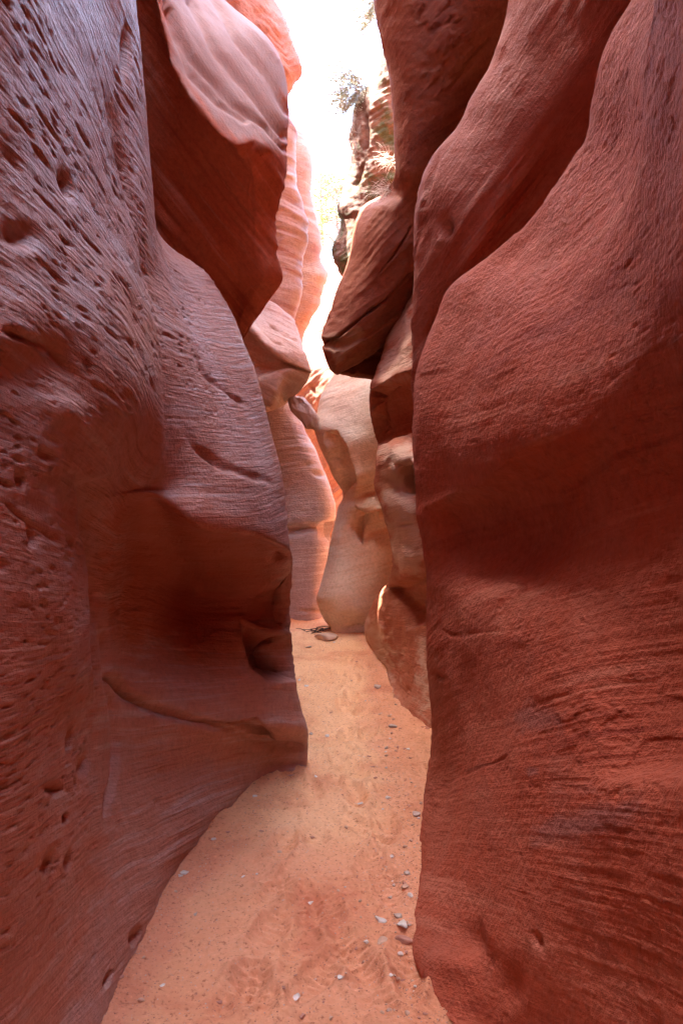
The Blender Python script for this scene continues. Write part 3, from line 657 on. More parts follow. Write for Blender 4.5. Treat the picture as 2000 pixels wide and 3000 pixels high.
R34 = [
 (-400, [(1060, 4.8), (1100, 4.6), (1180, 4.4), (1320, 4.3), (1460, 4.4), (1600, 4.5)]),
 (0,   [(1096, 4.95), (1128, 4.72), (1200, 4.57), (1320, 4.52), (1440, 4.6), (1560, 4.7)]),
 (115, [(1115, 4.95), (1146, 4.74), (1215, 4.62), (1320, 4.57), (1420, 4.7), (1540, 4.8)]),
 (210, [(1137, 5.0), (1164, 4.78), (1222, 4.67), (1310, 4.66), (1400, 4.8), (1500, 4.9)]),
 (320, [(1153, 5.05), (1177, 4.83), (1226, 4.74), (1300, 4.76), (1370, 4.9), (1450, 5.0)]),
 (446, [(1156, 5.1), (1181, 4.88), (1221, 4.82), (1270, 4.87), (1330, 5.0), (1410, 5.1)]),
 (525, [(1154, 5.15), (1178, 4.94), (1212, 4.89), (1255, 4.95), (1310, 5.05), (1390, 5.15)]),
 (575, [(1112, 5.7), (1148, 5.16), (1188, 4.98), (1238, 5.0), (1290, 5.1), (1375, 5.2)]),
 (605, [(1062, 5.8), (1108, 5.25), (1162, 5.02), (1224, 5.03), (1278, 5.12), (1365, 5.22)]),
 (640, [(1042, 5.8), (1084, 5.32), (1145, 5.06), (1215, 5.06), (1270, 5.15), (1360, 5.25)]),
 (710, [(1028, 5.8), (1064, 5.36), (1125, 5.12), (1200, 5.1), (1260, 5.2), (1350, 5.3)]),
 (750, [(1024, 750, 5.8), (1058, 750, 5.4), (1116, 750, 5.16), (1190, 745, 5.14), (1245, 735, 5.22), (1340, 715, 5.32)]),
 (807, [(1006, 807, 5.82), (1042, 807, 5.46), (1102, 805, 5.23), (1172, 795, 5.19), (1228, 775, 5.26), (1320, 740, 5.36)]),
 (864, [(983, 864, 5.82), (1020, 864, 5.5), (1082, 860, 5.3), (1148, 845, 5.26), (1205, 815, 5.32), (1300, 760, 5.4)]),
 (925, [(964, 925, 5.8), (998, 925, 5.53), (1056, 920, 5.37), (1118, 898, 5.33), (1175, 862, 5.38), (1280, 800, 5.45)]),
 (972, [(943, 972, 5.75), (975, 977, 5.54), (1030, 972, 5.43), (1092, 945, 5.4), (1152, 905, 5.43), (1265, 840, 5.5)]),
 (988, [(940, 986, 5.72), (970, 992, 5.55), (1024, 990, 5.45), (1084, 962, 5.42), (1146, 922, 5.45), (1262, 855, 5.52)]),
 (1006, [(947, 1006, 5.78), (972, 1010, 5.6), (1020, 1006, 5.5), (1080, 978, 5.47), (1142, 938, 5.5), (1260, 870, 5.55)]),
 (1018, [(944, 1018, 5.72), (968, 1024, 5.56), (1016, 1022, 5.48), (1072, 995, 5.47), (1136, 955, 5.5), (1258, 885, 5.56)]),
 (1055, [(954, 1053, 5.7), (976, 1062, 5.6), (1012, 1055, 5.56), (1062, 1030, 5.58), (1128, 985, 5.62), (1255, 910, 5.65)]),
 (1080, [(964, 1075, 5.74), (984, 1089, 5.7), (1010, 1077, 5.7), (1058, 1051, 5.74), (1122, 1006, 5.78), (1252, 930, 5.8)]),
 (1085, [(985, 1065, 6.4), (1000, 1070, 6.4), (1020, 1060, 6.4), (1060, 1035, 6.4), (1120, 990, 6.4), (1250, 910, 6.4)]),
]
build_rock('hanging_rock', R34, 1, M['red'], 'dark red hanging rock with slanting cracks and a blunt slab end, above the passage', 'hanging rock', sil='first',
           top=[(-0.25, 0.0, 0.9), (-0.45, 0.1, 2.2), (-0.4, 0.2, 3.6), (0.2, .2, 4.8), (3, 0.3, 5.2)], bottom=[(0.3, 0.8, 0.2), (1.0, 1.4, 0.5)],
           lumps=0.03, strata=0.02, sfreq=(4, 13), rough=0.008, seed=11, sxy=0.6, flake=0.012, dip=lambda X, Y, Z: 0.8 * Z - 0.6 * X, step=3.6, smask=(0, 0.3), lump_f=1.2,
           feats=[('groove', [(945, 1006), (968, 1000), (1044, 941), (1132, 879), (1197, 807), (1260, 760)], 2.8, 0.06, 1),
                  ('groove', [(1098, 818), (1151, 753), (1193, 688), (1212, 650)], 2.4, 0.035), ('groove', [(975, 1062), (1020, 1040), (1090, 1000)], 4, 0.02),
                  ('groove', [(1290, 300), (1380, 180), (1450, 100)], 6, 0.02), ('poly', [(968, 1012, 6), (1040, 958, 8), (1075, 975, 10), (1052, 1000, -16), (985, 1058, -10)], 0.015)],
           tints=[([(940, 980), (985, 965), (1000, 980), (950, 1015)], 6), ([(945, 1012), (1040, 950), (1078, 978), (1055, 1010), (985, 1075)], 8)])

R5 = simple([(40, 1165), (110, 1140), (160, 1121), (242, 1083), (293, 1048), (357, 1032), (420, 1030), (472, 1029), (530, 1013), (568, 1000), (619, 987), (642, 995), (677, 991), (726, 970), (753, 974), (803, 1002), (860, 1030), (920, 1060)],
            8.2, (0, 18, 45, 110, 260), (0.25, -0.05, -0.15, -0.2, -0.1))
build_rock('mossy_cliff', R5, 1, M['moss'], 'dark brown mossy rock face with greenish stains below the shrub, beside the sky', 'rock face', sil='first',
           top=[(0.3, .5, .4), (1.5, .8, 1.0)], bottom=[(0.3, .4, -.1), (1.0, 1.0, .1)], lumps=0.06, lump_f=2.5, strata=0.035, sfreq=(5, 13), rough=0.02, seed=12, step=3.5,
           dip=lambda X, Y, Z: Z - 0.55 * X, feats=[('groove', [(1050, 300), (1070, 340), (1075, 420), (1050, 520), (1010, 600)], 8, 0.08)])

R6 = [
 (960,  [(1045, 8.3), (1065, 8.1), (1090, 8.0), (1120, 7.9), (1240, 7.8)]),
 (1030, [(1015, 8.15), (1035, 7.95), (1060, 7.85), (1100, 7.75), (1220, 7.65)]),
 (1094, [(983, 8.02), (1003, 7.84), (1032, 7.7), (1078, 7.6), (1190, 7.5)]),
 (1166, [(937, 7.97), (962, 7.76), (1003, 7.58), (1062, 7.45), (1180, 7.35)]),
 (1205, [(930, 7.92), (955, 7.7), (996, 7.54), (1058, 7.4), (1180, 7.3)]),
 (1251, [(921, 7.87), (943, 7.62), (990, 7.48), (1055, 7.35), (1180, 7.25)]),
 (1290, [(930, 7.82), (948, 7.62), (1002, 7.42), (1058, 7.3), (1180, 7.25)]),
 (1349, [(957, 7.87), (972, 7.72), (1021, 7.38), (1064, 7.3), (1180, 7.25)]),
 (1404, [(980, 7.97), (993, 7.84), (1036, 7.38), (1070, 7.32), (1180, 7.3)]),
 (1444, [(1004, 8.02), (1014, 7.92), (1040, 7.5), (1074, 7.42), (1180, 7.35)]),
 (1458, [(1004, 7.98), (1015, 7.85), (1039, 7.55), (1076, 7.36), (1180, 7.32)]),
 (1489, [(988, 7.92), (1004, 7.74), (1034, 7.53), (1080, 7.25), (1180, 7.25)]),
 (1515, [(981, 7.9), (1000, 7.7), (1032, 7.54), (1082, 7.27), (1180, 7.27)]),
 (1545, [(975, 7.88), (997, 7.64), (1033, 7.58), (1086, 7.47), (1180, 7.4)]),
 (1604, [(963, 7.83), (990, 7.55), (1035, 7.47), (1092, 7.36), (1180, 7.33)]),
 (1668, [(950, 7.78), (985, 7.46), (1040, 7.38), (1098, 7.32), (1180, 7.33)]),
 (1720, [(935, 7.74), (980, 7.4), (1042, 7.33), (1100, 7.32), (1180, 7.36)]),
 (1753, [(926, 7.72), (976, 7.38), (1042, 7.32), (1100, 7.34), (1180, 7.38)]),
 (1785, [(936, 7.72), (980, 7.4), (1044, 7.34), (1100, 7.36), (1180, 7.4)]),
 (1815, [(951, 7.68), (988, 7.46), (1046, 7.42), (1100, 7.42), (1180, 7.4)]),
 (1852, [(972, 7.62), (1000, 7.5), (1050, 7.48), (1105, 7.45), (1190, 7.4)]),
 (1885, [(980, 7.62), (1010, 7.5), (1060, 7.5), (1110, 7.48), (1195, 7.42)]),
]
build_rock('rock_pillar', R6, 1, M['tan'], 'golden tan twisted rock pillar with a narrow waist, at the path bend', 'rock pillar', sil='first',
           top=[(0.2, .3, .3), (1.0, .6, .8)], bottom=[('z', -0.4)], lumps=0.03, strata=0.006, sfreq=(9, 28), rough=0.004, seed=13, step=3.2,
           dip=lambda X, Y, Z: Z - 0.35 * X,
           feats=[('poly', [(952, 1262, 14), (985, 1262, 12), (1012, 1300, 10), (1030, 1360, 10), (1044, 1420, 12), (1010, 1450, 16), (985, 1400, 14), (962, 1340, 14)], 0.13),
                  ('poly', [(1034, 1482, 8), (1075, 1500, 10), (1130, 1494, 12), (1128, 1518, 16), (1085, 1532, 20), (1066, 1562, 12), (1056, 1600, 10), (1042, 1560, 10)], 0.12),
                  ('groove', [(1038, 1490), (1042, 1560), (1055, 1610)], 9, 0.06), ('groove', [(1040, 1500), (1075, 1530), (1130, 1535)], 9, 0.07),
                  ('groove', [(1010, 1840), (1050, 1830), (1075, 1838)], 5, 0.05), ('groove', [(938, 1785), (958, 1805), (968, 1840)], 3, 0.03)])

R7 = [
 (770, [(1216, 6.0), (1230, 5.6), (1255, 5.2), (1320, 5.0), (1400, 5.0)]),
 (845, [(1184, 5.95), (1204, 5.6), (1234, 5.2), (1305, 5.0), (1400, 5.0)]),
 (906, [(1163, 5.85), (1188, 5.48), (1220, 5.15), (1295, 4.95), (1400, 4.9)]),
 (963, [(1136, 5.78), (1168, 5.42), (1208, 5.1), (1285, 4.9), (1400, 4.85)]),
 (1013, [(1125, 5.72), (1158, 5.36), (1202, 5.02), (1280, 4.85), (1390, 4.8)]),
 (1086, [(1102, 5.64), (1140, 5.26), (1192, 4.95), (1280, 4.8), (1390, 4.75)]),
 (1122, [(1088, 5.6), (1126, 5.2), (1184, 4.9), (1280, 4.75), (1390, 4.7)]),
 (1150, [(1082, 5.58), (1120, 5.26), (1178, 5.05), (1280, 4.85), (1390, 4.75)]),
 (1185, [(1079, 5.58), (1116, 5.36), (1175, 5.18), (1280, 4.95), (1390, 4.8)]),
 (1231, [(1083, 5.64), (1115, 5.44), (1172, 5.26), (1280, 5.02), (1390, 4.85)]),
 (1274, [(1094, 5.68), (1120, 5.44), (1170, 5.24), (1280, 5.0), (1390, 4.85)]),
 (1300, [(1105, 5.68), (1124, 5.36), (1170, 5.08), (1280, 4.9), (1390, 4.8)]),
 (1325, [(1104, 5.6), (1124, 5.24), (1172, 4.96), (1280, 4.82), (1390, 4.75)]),
 (1370, [(1102, 5.52), (1125, 5.16), (1176, 4.92), (1280, 4.78), (1390, 4.7)]),
 (1430, [(1103, 5.54), (1130, 5.22), (1181, 5.04), (1280, 4.88), (1390, 4.75)]),
 (1476, [(1116, 5.52), (1140, 5.16), (1190, 4.96), (1280, 4.82), (1390, 4.72)]),
 (1540, [(1133, 5.52), (1155, 5.16), (1200, 4.96), (1285, 4.82), (1390, 4.72)]),
 (1595, [(1149, 5.54), (1166, 5.18), (1206, 4.98), (1285, 4.82), (1390, 4.72)]),
 (1660, [(1149, 5.64), (1168, 5.24), (1208, 5.02), (1285, 4.84), (1390, 4.72)]),
 (1710, [(1132, 6.1), (1160, 5.5), (1204, 5.12), (1285, 4.88), (1390, 4.72)]),
 (1770, [(1094, 6.8), (1136, 5.85), (1193, 5.24), (1280, 4.92), (1390, 4.72)]),
 (1838, [(1068, 7.25), (1120, 6.1), (1188, 5.3), (1280, 4.92), (1390, 4.72)]),
 (1872, [(1073, 1874, 7.22), (1124, 1874, 6.1), (1190, 1876, 5.3), (1280, 1880, 4.9), (1390, 1890, 4.7)]),
 (1914, [(1099, 1917, 6.68), (1140, 1918, 5.9), (1196, 1922, 5.22), (1282, 1940, 4.85), (1390, 1960, 4.7)]),
 (1957, [(1128, 1960, 6.18), (1156, 1964, 5.7), (1202, 1972, 5.14), (1284, 2000, 4.8), (1390, 2040, 4.66)]),
 (2008, [(1145, 2011, 5.72), (1170, 2015, 5.42), (1210, 2030, 5.05), (1286, 2060, 4.75), (1390, 2100, 4.64)]),
 (2050, [(1150, 2054, 5.36), (1180, 2058, 5.16), (1220, 2080, 4.92), (1290, 2115, 4.68), (1390, 2140, 4.6)]),
 (2110, [(1213, 2113, 4.9), (1232, 2120, 4.82), (1254, 2132, 4.74), (1300, 2150, 4.6), (1390, 2160, 4.56)]),
 (2148, [(1264, 2152, 4.62), (1276, 2154, 4.6), (1292, 2156, 4.58), (1320, 2160, 4.54), (1390, 2165, 4.5)]),
]
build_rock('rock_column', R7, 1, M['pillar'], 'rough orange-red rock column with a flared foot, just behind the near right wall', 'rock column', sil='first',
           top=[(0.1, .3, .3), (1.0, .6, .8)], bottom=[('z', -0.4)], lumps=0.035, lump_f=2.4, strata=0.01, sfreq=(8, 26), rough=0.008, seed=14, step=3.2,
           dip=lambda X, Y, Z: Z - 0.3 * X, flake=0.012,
           tints=[([(1160, 900), (1215, 840), (1215, 1060), (1180, 1090), (1120, 1130), (1085, 1140), (1110, 1040)], 22), ([(1095, 1310), (1215, 1270), (1245, 1600), (1240, 1690), (1150, 1690), (1100, 1440)], 24),  # tan over red: painted sun streak on top, dust and sunlight below
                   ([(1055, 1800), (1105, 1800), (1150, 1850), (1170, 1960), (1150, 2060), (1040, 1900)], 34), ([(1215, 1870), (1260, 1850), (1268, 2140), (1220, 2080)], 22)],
           feats=[('poly', [(1076, 1150, 8), (1120, 1120, 14), (1165, 1092, 14), (1215, 1072, 14), (1290, 1080, 20), (1290, 1285, -30), (1200, 1272, -24), (1150, 1290, -20), (1100, 1312, -10), (1076, 1240, 8)], 0.16),
                  ('poly', [(1150, 1360, 14), (1205, 1340, 16), (1230, 1450, 20), (1170, 1440, -20)], 0.10), ('poly', [(1125, 1720, -20), (1190, 1690, 20), (1250, 1700, 20), (1250, 1830, -20), (1190, 1850, -20)], 0.12),
                  ('blob', (1180, 1400), (22, 30), 20, 0.04), ('groove', [(1170, 1730), (1190, 1790), (1200, 1850)], 12, 0.05), ('groove', [(1160, 1540), (1215, 1535)], 4, 0.02)])

# small wedge boulder above the grey-pink face
def blob_rock(name, c, r, mat, seed, sub=4, amp=0.25, flat=0.0, rot=(0, 0, 0), freq=1.3, facet=0.0):
    """a stone: noise-pushed ball with planed faces; centre c, radii r"""
    import bmesh
    bm = bmesh.new(); bmesh.ops.create_icosphere(bm, subdivisions=sub, radius=1.0)
    V = np.array([v.co[:] for v in bm.verts]); Fc = [[v.index for v in f.verts] for f in bm.faces]; bm.free()
    rs = np.random.default_rng(seed)
    if facet:
        for _ in range(9):
            n = rs.normal(size=3); n /= np.linalg.norm(n)
            k = 1.0 - facet * rs.uniform(0.4, 1.0)
            d = V @ n
            V = V - np.where(d > k, (d - k), 0)[:, None] * n
    d = amp * fbm(V[:, 0] * freq + seed, V[:, 1] * freq, V[:, 2] * freq, 4)
    V = V * (1 + d)[:, None] * np.array(r)
    from mathutils import Euler
    R = np.array(Euler(rot).to_matrix())
    V = V @ R.T
    return link_mesh(name, V, Fc, mat, smooth=True), c


o, c = blob_rock('wedged_boulder', None, (0.24, 0.2, 0.13), M['ledge'], 5, 5, 0.3, facet=0.5, rot=(0, 0.95, 0.2))
o.location = W(888, 1212, 7.7)
tag(o, 'small pale wedge-shaped boulder stuck under the stacked ledge beside the red cliff', 'boulder')

# =================================================================== terrain behind the rocks
def backing(side, name, poly, rim):
    rows = []
    prof = [(-0.6, 0.0), (1.5, 0.05), (3.2, 0.0), (4.8, 0.25), (rim, 0.6), (rim + 0.5, 1.4), (rim + 0.8, 5), (rim + 1.4, 30)]
    pl = np.array(poly, float)
    k = np.concatenate([[0], np.cumsum(np.linalg.norm(np.diff(pl, axis=0), axis=1))])
    P2 = spline(pl, k, np.linspace(0, k[-1], 110))
    Z = []
    for z, off in prof:
        Z.append(np.stack([P2[:, 0] + side * off, P2[:, 1], z - (0 if z < 4.8 else 1) * (rim - (6.0 if side < 0 else 6.6)) * sstep(4.6, 7.2, P2[:, 1])], -1))
    Z = np.array(Z)
    kk = np.concatenate([[0], np.cumsum(np.linalg.norm(np.diff(Z[:, 0], axis=0), axis=1))])
    G = spline(Z, kk, np.concatenate([np.linspace(0, kk[5], 60), np.linspace(kk[5], kk[-1], 30)[1:]]))
    X, Y, Zz = G[..., 0], G[..., 1], G[..., 2]
    n = 0.18 * fbm(X * .9, Y * .9, Zz * .9, 4)
    G = G + np.stack([-side * n, 0 * n, 0.3 * n], -1)
    o = grid_mesh(name, G, M['cliff'], {'bed': Zz + 0.1 * n}, flip=False)
    o['kind'] = 'structure'; o['label'] = 'unseen red sandstone ground of the plateau behind the canyon walls, raised to block light'
    return o


backing(-1, 'terrain', [(3.0, -8.5), (0.6, -7.6), (-1.0, -6.0), (-1.35, -3), (-1.35, 1.0), (-1.6, 3.5), (-2.2, 6), (-2.6, 8), (-3.0, 10.5), (-4.0, 13), (-6, 16), (-9, 40)], 13.0)  # unseen; rim raised to keep sun off the right rocks, end closed against light
backing(1, 'terrain', [(2.6, -6.6), (1.9, -5.5), (1.5, -3), (1.35, 1.0), (1.5, 3.5), (2.0, 6), (2.4, 7.6), (2.8, 9.0), (3.0, 10.5), (3.4, 13), (5, 16), (9, 40)], 9.6)


# =================================================================== floor
def floor_z(x, y):
    r = 0.174 * sstep(4.3, 7.8, y)
    return r


def floor_full(X, Y):
    z = floor_z(X, Y)
    z = z + 0.028 * fbm(X * 1.7, Y * 1.7, X * 0 + 3, 3) + 0.016 * fbm(X * 6, Y * 6, X * 0 + 1, 3)
    sc = sstep(-0.2, 0.3, fbm(X * 2.3 + 8, Y * 2.3, X * 0, 2))
    z = z + 0.006 * sc * np.abs(perlin(X * 17, Y * 17, X * 0 + 5)) * 2 - 0.006 * sc
    z = z + 0.010 * fbm(X * 26, Y * 30, X * 0 + 2, 3)
    # scuffed footprints
    for i, (fx, fy, a) in enumerate(FOOT):
        c, s = math.cos(a), math.sin(a)
        p = ((X - fx) * c + (Y - fy) * s); q = (-(X - fx) * s + (Y - fy) * c)
        rr = (p / 0.055) ** 2 + (q / 0.14) ** 2
        z = z - 0.020 * np.exp(-rr ** 2) + 0.011 * np.exp(-((np.sqrt(rr) - 1.35) / 0.3) ** 2) + 0.004 * np.exp(-rr ** 2) * np.sin(q * 230)
    # sand banks a little against the walls
    bl = np.interp(Y, [0, 1.5, 2.0, 2.31, 2.83, 3.17, 3.75, 3.95, 4.3, 9], [-.75, -.75, -.70, -.69, -.666, -.634, -.476, -.21, -.6, -.6])
    br = np.interp(Y, [0, 2.0, 2.5, 3.17, 3.66, 4.6, 4.9, 5.3, 6.2, 7.2, 9], [.4, .35, .265, .358, .45, .61, .52, .40, .39, .26, .2])
    nz = 0.5 + 0.5 * fbm(X * 5 + 3, Y * 5, X * 0 + 6, 3)
    z = z + 0.035 * nz * np.exp(-(np.clip(X - bl, 0, 9) / 0.07)) + 0.02 * nz * np.exp(-(np.clip(br - X, 0, 9) / 0.09))
    return z


FOOT = [(random.uniform(-.35, .3), random.uniform(1.9, 6.5), random.uniform(-.7, .7)) for _ in range(34)] + [(-0.05, 2.55, 0.3), (0.12, 2.9, -0.2), (-0.12, 3.15, 0.15), (0.1, 3.6, -0.1), (-0.02, 4.1, 0.2), (0.17, 4.6, -0.3), (0.05, 2.3, 0.5), (0.02, 5.2, 0.1), (-0.3, 2.8, 0.6), (0.2, 2.15, -0.4), (0.1, 5.9, 0.2)]
ys = np.concatenate([np.linspace(-9.5, 1.7, 40), 1 / np.linspace(1 / 1.72, 1 / 9.6, 620), np.linspace(9.7, 14, 30)])
xs = np.concatenate([np.linspace(-4, -1.0, 10), np.linspace(-0.98, 0.98, 460), np.linspace(1.0, 4, 10)])
XX, YY = np.meshgrid(xs, ys)
FG = np.stack([XX, YY, floor_full(XX, YY)], -1)
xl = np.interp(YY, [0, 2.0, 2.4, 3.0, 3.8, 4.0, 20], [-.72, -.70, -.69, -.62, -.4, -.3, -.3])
GRIT_SHADE = sstep(0.42, 0.02, XX - xl + 0.16 * perlin(XX * 3, YY * 3, XX * 0) + 0.05 * perlin(XX * 12, YY * 12, XX * 0)) * sstep(3.6, 2.9, YY)
GRIT_SHADE = np.maximum(GRIT_SHADE, 0.75 * sstep(4.2, 2.4, YY + 0.5 * perlin(XX * 2, YY * 2, XX * 0 + 9)))  # near sand: pinker soil, plus dimmer light put into its colour
GRIT_SHADE = np.maximum(GRIT_SHADE, 0.6 * sstep(0.28, 0.02, 0.34 - XX + 0.12 * perlin(XX * 4, YY * 4, XX * 0 + 4)))

msand, nt, b = new_mat('sand')
Lk = nt.links.new
geo = N(nt, 'ShaderNodeNewGeometry')
n1 = N(nt, 'ShaderNodeTexNoise', inp={'Scale': 2.2, 'Detail': 6.0, 'Roughness': 0.6, 'Distortion': 0.4}); Lk(geo.outputs['Position'], n1.inputs['Vector'])
r1 = ramp(nt, [(0.30, (0.66, 0.28, 0.13)), (0.45, (0.77, 0.40, 0.19)), (0.6, (0.80, 0.44, 0.22)), (0.74, (0.76, 0.33, 0.12))]); Lk(n1.outputs['Fac'], r1.inputs[0])
n2 = N(nt, 'ShaderNodeTexNoise', inp={'Scale': 60.0, 'Detail': 5.0, 'Roughness': 0.7}); Lk(geo.outputs['Position'], n2.inputs['Vector'])
r2 = ramp(nt, [(0.33, (0.55, 0.44, 0.40)), (0.43, (1, 1, 1)), (0.6, (1.05, 1.05, 1.05)), (0.7, (1.25, 1.3, 1.35))]); Lk(n2.outputs['Fac'], r2.inputs[0])
mu = N(nt, 'ShaderNodeMix', data_type='RGBA', blend_type='MULTIPLY', inp={0: 1.0}); Lk(r1.outputs[0], mu.inputs[6]); Lk(r2.outputs[0], mu.inputs[7])
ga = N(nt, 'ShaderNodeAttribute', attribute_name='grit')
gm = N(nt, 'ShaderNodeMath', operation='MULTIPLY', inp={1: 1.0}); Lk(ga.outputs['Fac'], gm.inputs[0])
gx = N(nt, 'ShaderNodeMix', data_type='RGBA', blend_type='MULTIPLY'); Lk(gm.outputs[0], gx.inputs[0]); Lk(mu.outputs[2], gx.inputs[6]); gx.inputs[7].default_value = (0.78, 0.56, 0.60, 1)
Lk(gx.outputs[2], b.inputs['Base Color']); b.inputs['Roughness'].default_value = 0.9; b.inputs['Specular IOR Level'].default_value = 0.2
n3 = N(nt, 'ShaderNodeTexNoise', inp={'Scale': 95.0, 'Detail': 6.0, 'Roughness': 0.7}); Lk(geo.outputs['Position'], n3.inputs['Vector'])
bp = N(nt, 'ShaderNodeBump', inp={'Strength': 0.6, 'Distance': 0.012}); Lk(n3.outputs['Fac'], bp.inputs['Height']); Lk(bp.outputs[0], b.inputs['Normal'])
fl = grid_mesh('ground', FG, msand, {'grit': GRIT_SHADE}, flip=False)
fl['kind'] = 'structure'; fl['label'] = 'orange sandy canyon floor with scuffed footprints'


def fz(x, y):
    return float(floor_full(np.array([[x]]), np.array([[y]]))[0, 0])


def on_floor(u, v):
    d = 1.5 / max((v - 1500) / F, 1e-3)
    for _ in range(12):
        x = (u - 1000) / F * d
        d = (CAM_Z - fz(x, d)) / ((v - 1500) / F)
    return (u - 1000) / F * d, d, fz((u - 1000) / F * d, d)


M['pale'] = plain_mat('pale_stone', [(0.35, (0.56, 0.44, 0.34)), (0.6, (0.70, 0.61, 0.52))], 14)
M['greyst'] = plain_mat('grey_stone', [(0.35, (0.38, 0.25, 0.18)), (0.6, (0.52, 0.40, 0.31))], 14)
M['tanst'] = plain_mat('tan_stone', [(0.35, (0.48, 0.27, 0.17)), (0.6, (0.60, 0.38, 0.25))], 12)
M['redst'] = plain_mat('red_stone', [(0.35, (0.36, 0.14, 0.09)), (0.6, (0.47, 0.21, 0.14))], 12)

STONES = [  # u, v, width px, squash, material, label
 (870, 2922, 40, .22, 'pale', 'flat pale triangular stone lying alone near the bottom of the sandy path'),
 (1178, 2710, 46, .45, 'pale', 'pale angular stone against the right wall, largest of its small cluster'),
 (1163, 2686, 28, .6, 'greyst', 'grey chunky stone touching the pale angular stone beside the right wall'),
 (1115, 2698, 34, .35, 'pale', 'flat whitish stone on the sand left of the grey chunky stone'),
 (1182, 2754, 58, .3, 'redst', 'broad flat reddish-brown stone half buried at the foot of the right wall'),
 (1118, 2760, 40, .3, 'tanst', 'flat tan stone beside the reddish-brown slab near the right wall'),
 (1073, 2760, 22, .4, 'pale', 'small whitish stone left of the flat tan stone'),
 (1201, 2626, 20, .6, 'pale', 'small pale pointed stone tight against the right wall'),
 (1143, 2626, 18, .5, 'pale', 'small white stone on dark grit, left of the pale pointed stone'),
 (1185, 2602, 30, .4, 'tanst', 'flat tan-grey stone between two small stones beside the right wall'),
 (1191, 2561, 24, .6, 'greyst', 'rounded brown-grey stone just above the flat tan-grey one by the right wall'),
 (1147, 2513, 18, .5, 'pale', 'lone little pale stone on orange sand near the right wall'),
 (1217, 2387, 32, .5, 'greyst', 'dark grey stone wedged where the sand meets the right wall'),
 (1054, 2357, 26, .2, 'pale', 'thin flat pale chip in the middle of the path'),
 (1134, 2338, 22, .3, 'pale', 'flat pale chip right of the thin mid-path chip'),
 (1150, 2129, 34, .35, 'greyst', 'flat dark grey stone casting a shadow before the rock column foot'),
 (1131, 2193, 20, .4, 'greyst', 'small grey stone on the sand below the flat dark grey one'),
 (1103, 2017, 24, .55, 'greyst', 'round grey stone on bright sand left of the column foot'),
 (899, 2006, 16, .5, 'pale', 'tiny pale stone by the left wall on the bright sand'),
 (876, 1993, 16, .4, 'pale', 'tiny pale chip against the left wall edge, higher up the path'),
 (904, 1897, 26, .25, 'pale', 'flat whitish stone near the flat tan slab at the path bend'),
 (957, 2157, 20, .4, 'pale', 'small white stone in the open sand right of the left wall tip'),
 (912, 2150, 16, .5, 'greyst', 'small grey stone close to the left wall tip'),
 (746, 2332, 18, .5, 'pale', 'small pale stone at the sand edge below the left wall tip'),
 (542, 2558, 26, .5, 'pale', 'bright white stone at the foot of the left wall'),
 (528, 2566, 16, .5, 'pale', 'small white stone touching the bright one at the left wall foot'),
 (906, 2635, 26, .2, 'pale', 'thin flat grey-white chip in the lower middle of the path'),
 (478, 2886, 18, .4, 'pale', 'small pale stone on red grit near the lower left wall foot'),
 (625, 2460, 16, .4, 'pale', 'small pale stone on the sand beside the left wall base'),
 (714, 2568, 15, .4, 'pale', 'little pale stone in open sand left of the path centre'),
 (925, 2284, 14, .5, 'pale', 'tiny pale stone on sand just right of the left wall corner'),
 (1070, 2060, 12, .6, 'greyst', 'tiny grey stone on bright sand between the walls'),
]
for i, (u, v, w, sq, mt, lab) in enumerate(STONES):
    x, y, z = on_floor(u, v)
    r = w * 0.5 / F * y
    o, _ = blob_rock('stone', None, (r, r * random.uniform(0.8, 1.2), r * sq), M[mt], 30 + i, 3, 0.5, facet=0.6, rot=(random.uniform(-.15, .15), random.uniform(-.15, .15), random.uniform(0, 6)), freq=1.1)
    o.location = (x, y, z + r * sq * 0.45)
    tag(o, lab, 'stone', 'loose stones on the canyon floor')
x, y, z = on_floor(958, 1874)
o, _ = blob_rock('stone_slab', None, (0.135, 0.10, 0.05), M['tanst'], 77, 4, 0.2, facet=0.4, rot=(0.05, 0.1, 0.4))
o.location = (x, y, z + 0.015)
tag(o, 'flat tan rock slab half buried in sand at the foot of the golden pillar', 'stone slab')

# individual pebbles (one source, copied)
peb = []
for i in range(4):
    o, _ = blob_rock('pebble', None, (1, 0.8, 0.5), M[('pale', 'greyst', 'tanst', 'redst')[i]], 90 + i, 2, 0.5, facet=0.6)
    peb.append(o)
used = [False] * 4
PL = {0: 'tiny pale pebble scattered on the sandy canyon floor', 1: 'tiny grey pebble scattered on the sandy canyon floor',
      2: 'tiny tan pebble scattered on the sandy canyon floor', 3: 'tiny red pebble scattered on the sandy canyon floor'}
rr = random.Random(4)
spots = []
while len(spots) < 190:
    v = rr.uniform(1880, 2990)
    d = 3000 / (v - 1500)
    xl = -0.78 if d < 2.4 else (-0.78 + (d - 2.4) / 1.6 * 0.52 if d < 4 else -0.3)
    xr = 0.28 if d < 3 else 0.42
    x = rr.uniform(xl, xr)
    if rr.random() < 0.55:
        x = xr - abs(rr.gauss(0, 0.12))
    spots.append((x, d))
for x, d in spots:
    k = rr.choices((0, 1, 2, 3), (2, 1, 4, 6))[0]
    o = peb[k]
    if used[k]:
        o = peb[k].copy(); COL.objects.link(o)
    used[k] = True
    s = rr.choice((0.004, 0.005, 0.006, 0.008, 0.011)) * (1 + 0.1 * d)
    o.scale = (s, s, s); o.rotation_euler = (0, 0, rr.uniform(0, 6.28)); o.location = (x, d, fz(x, d) + s * 0.15)
    tag(o, PL[k], 'pebble', 'tiny %s pebbles on the sand' % ('pale', 'grey', 'tan', 'red')[k])

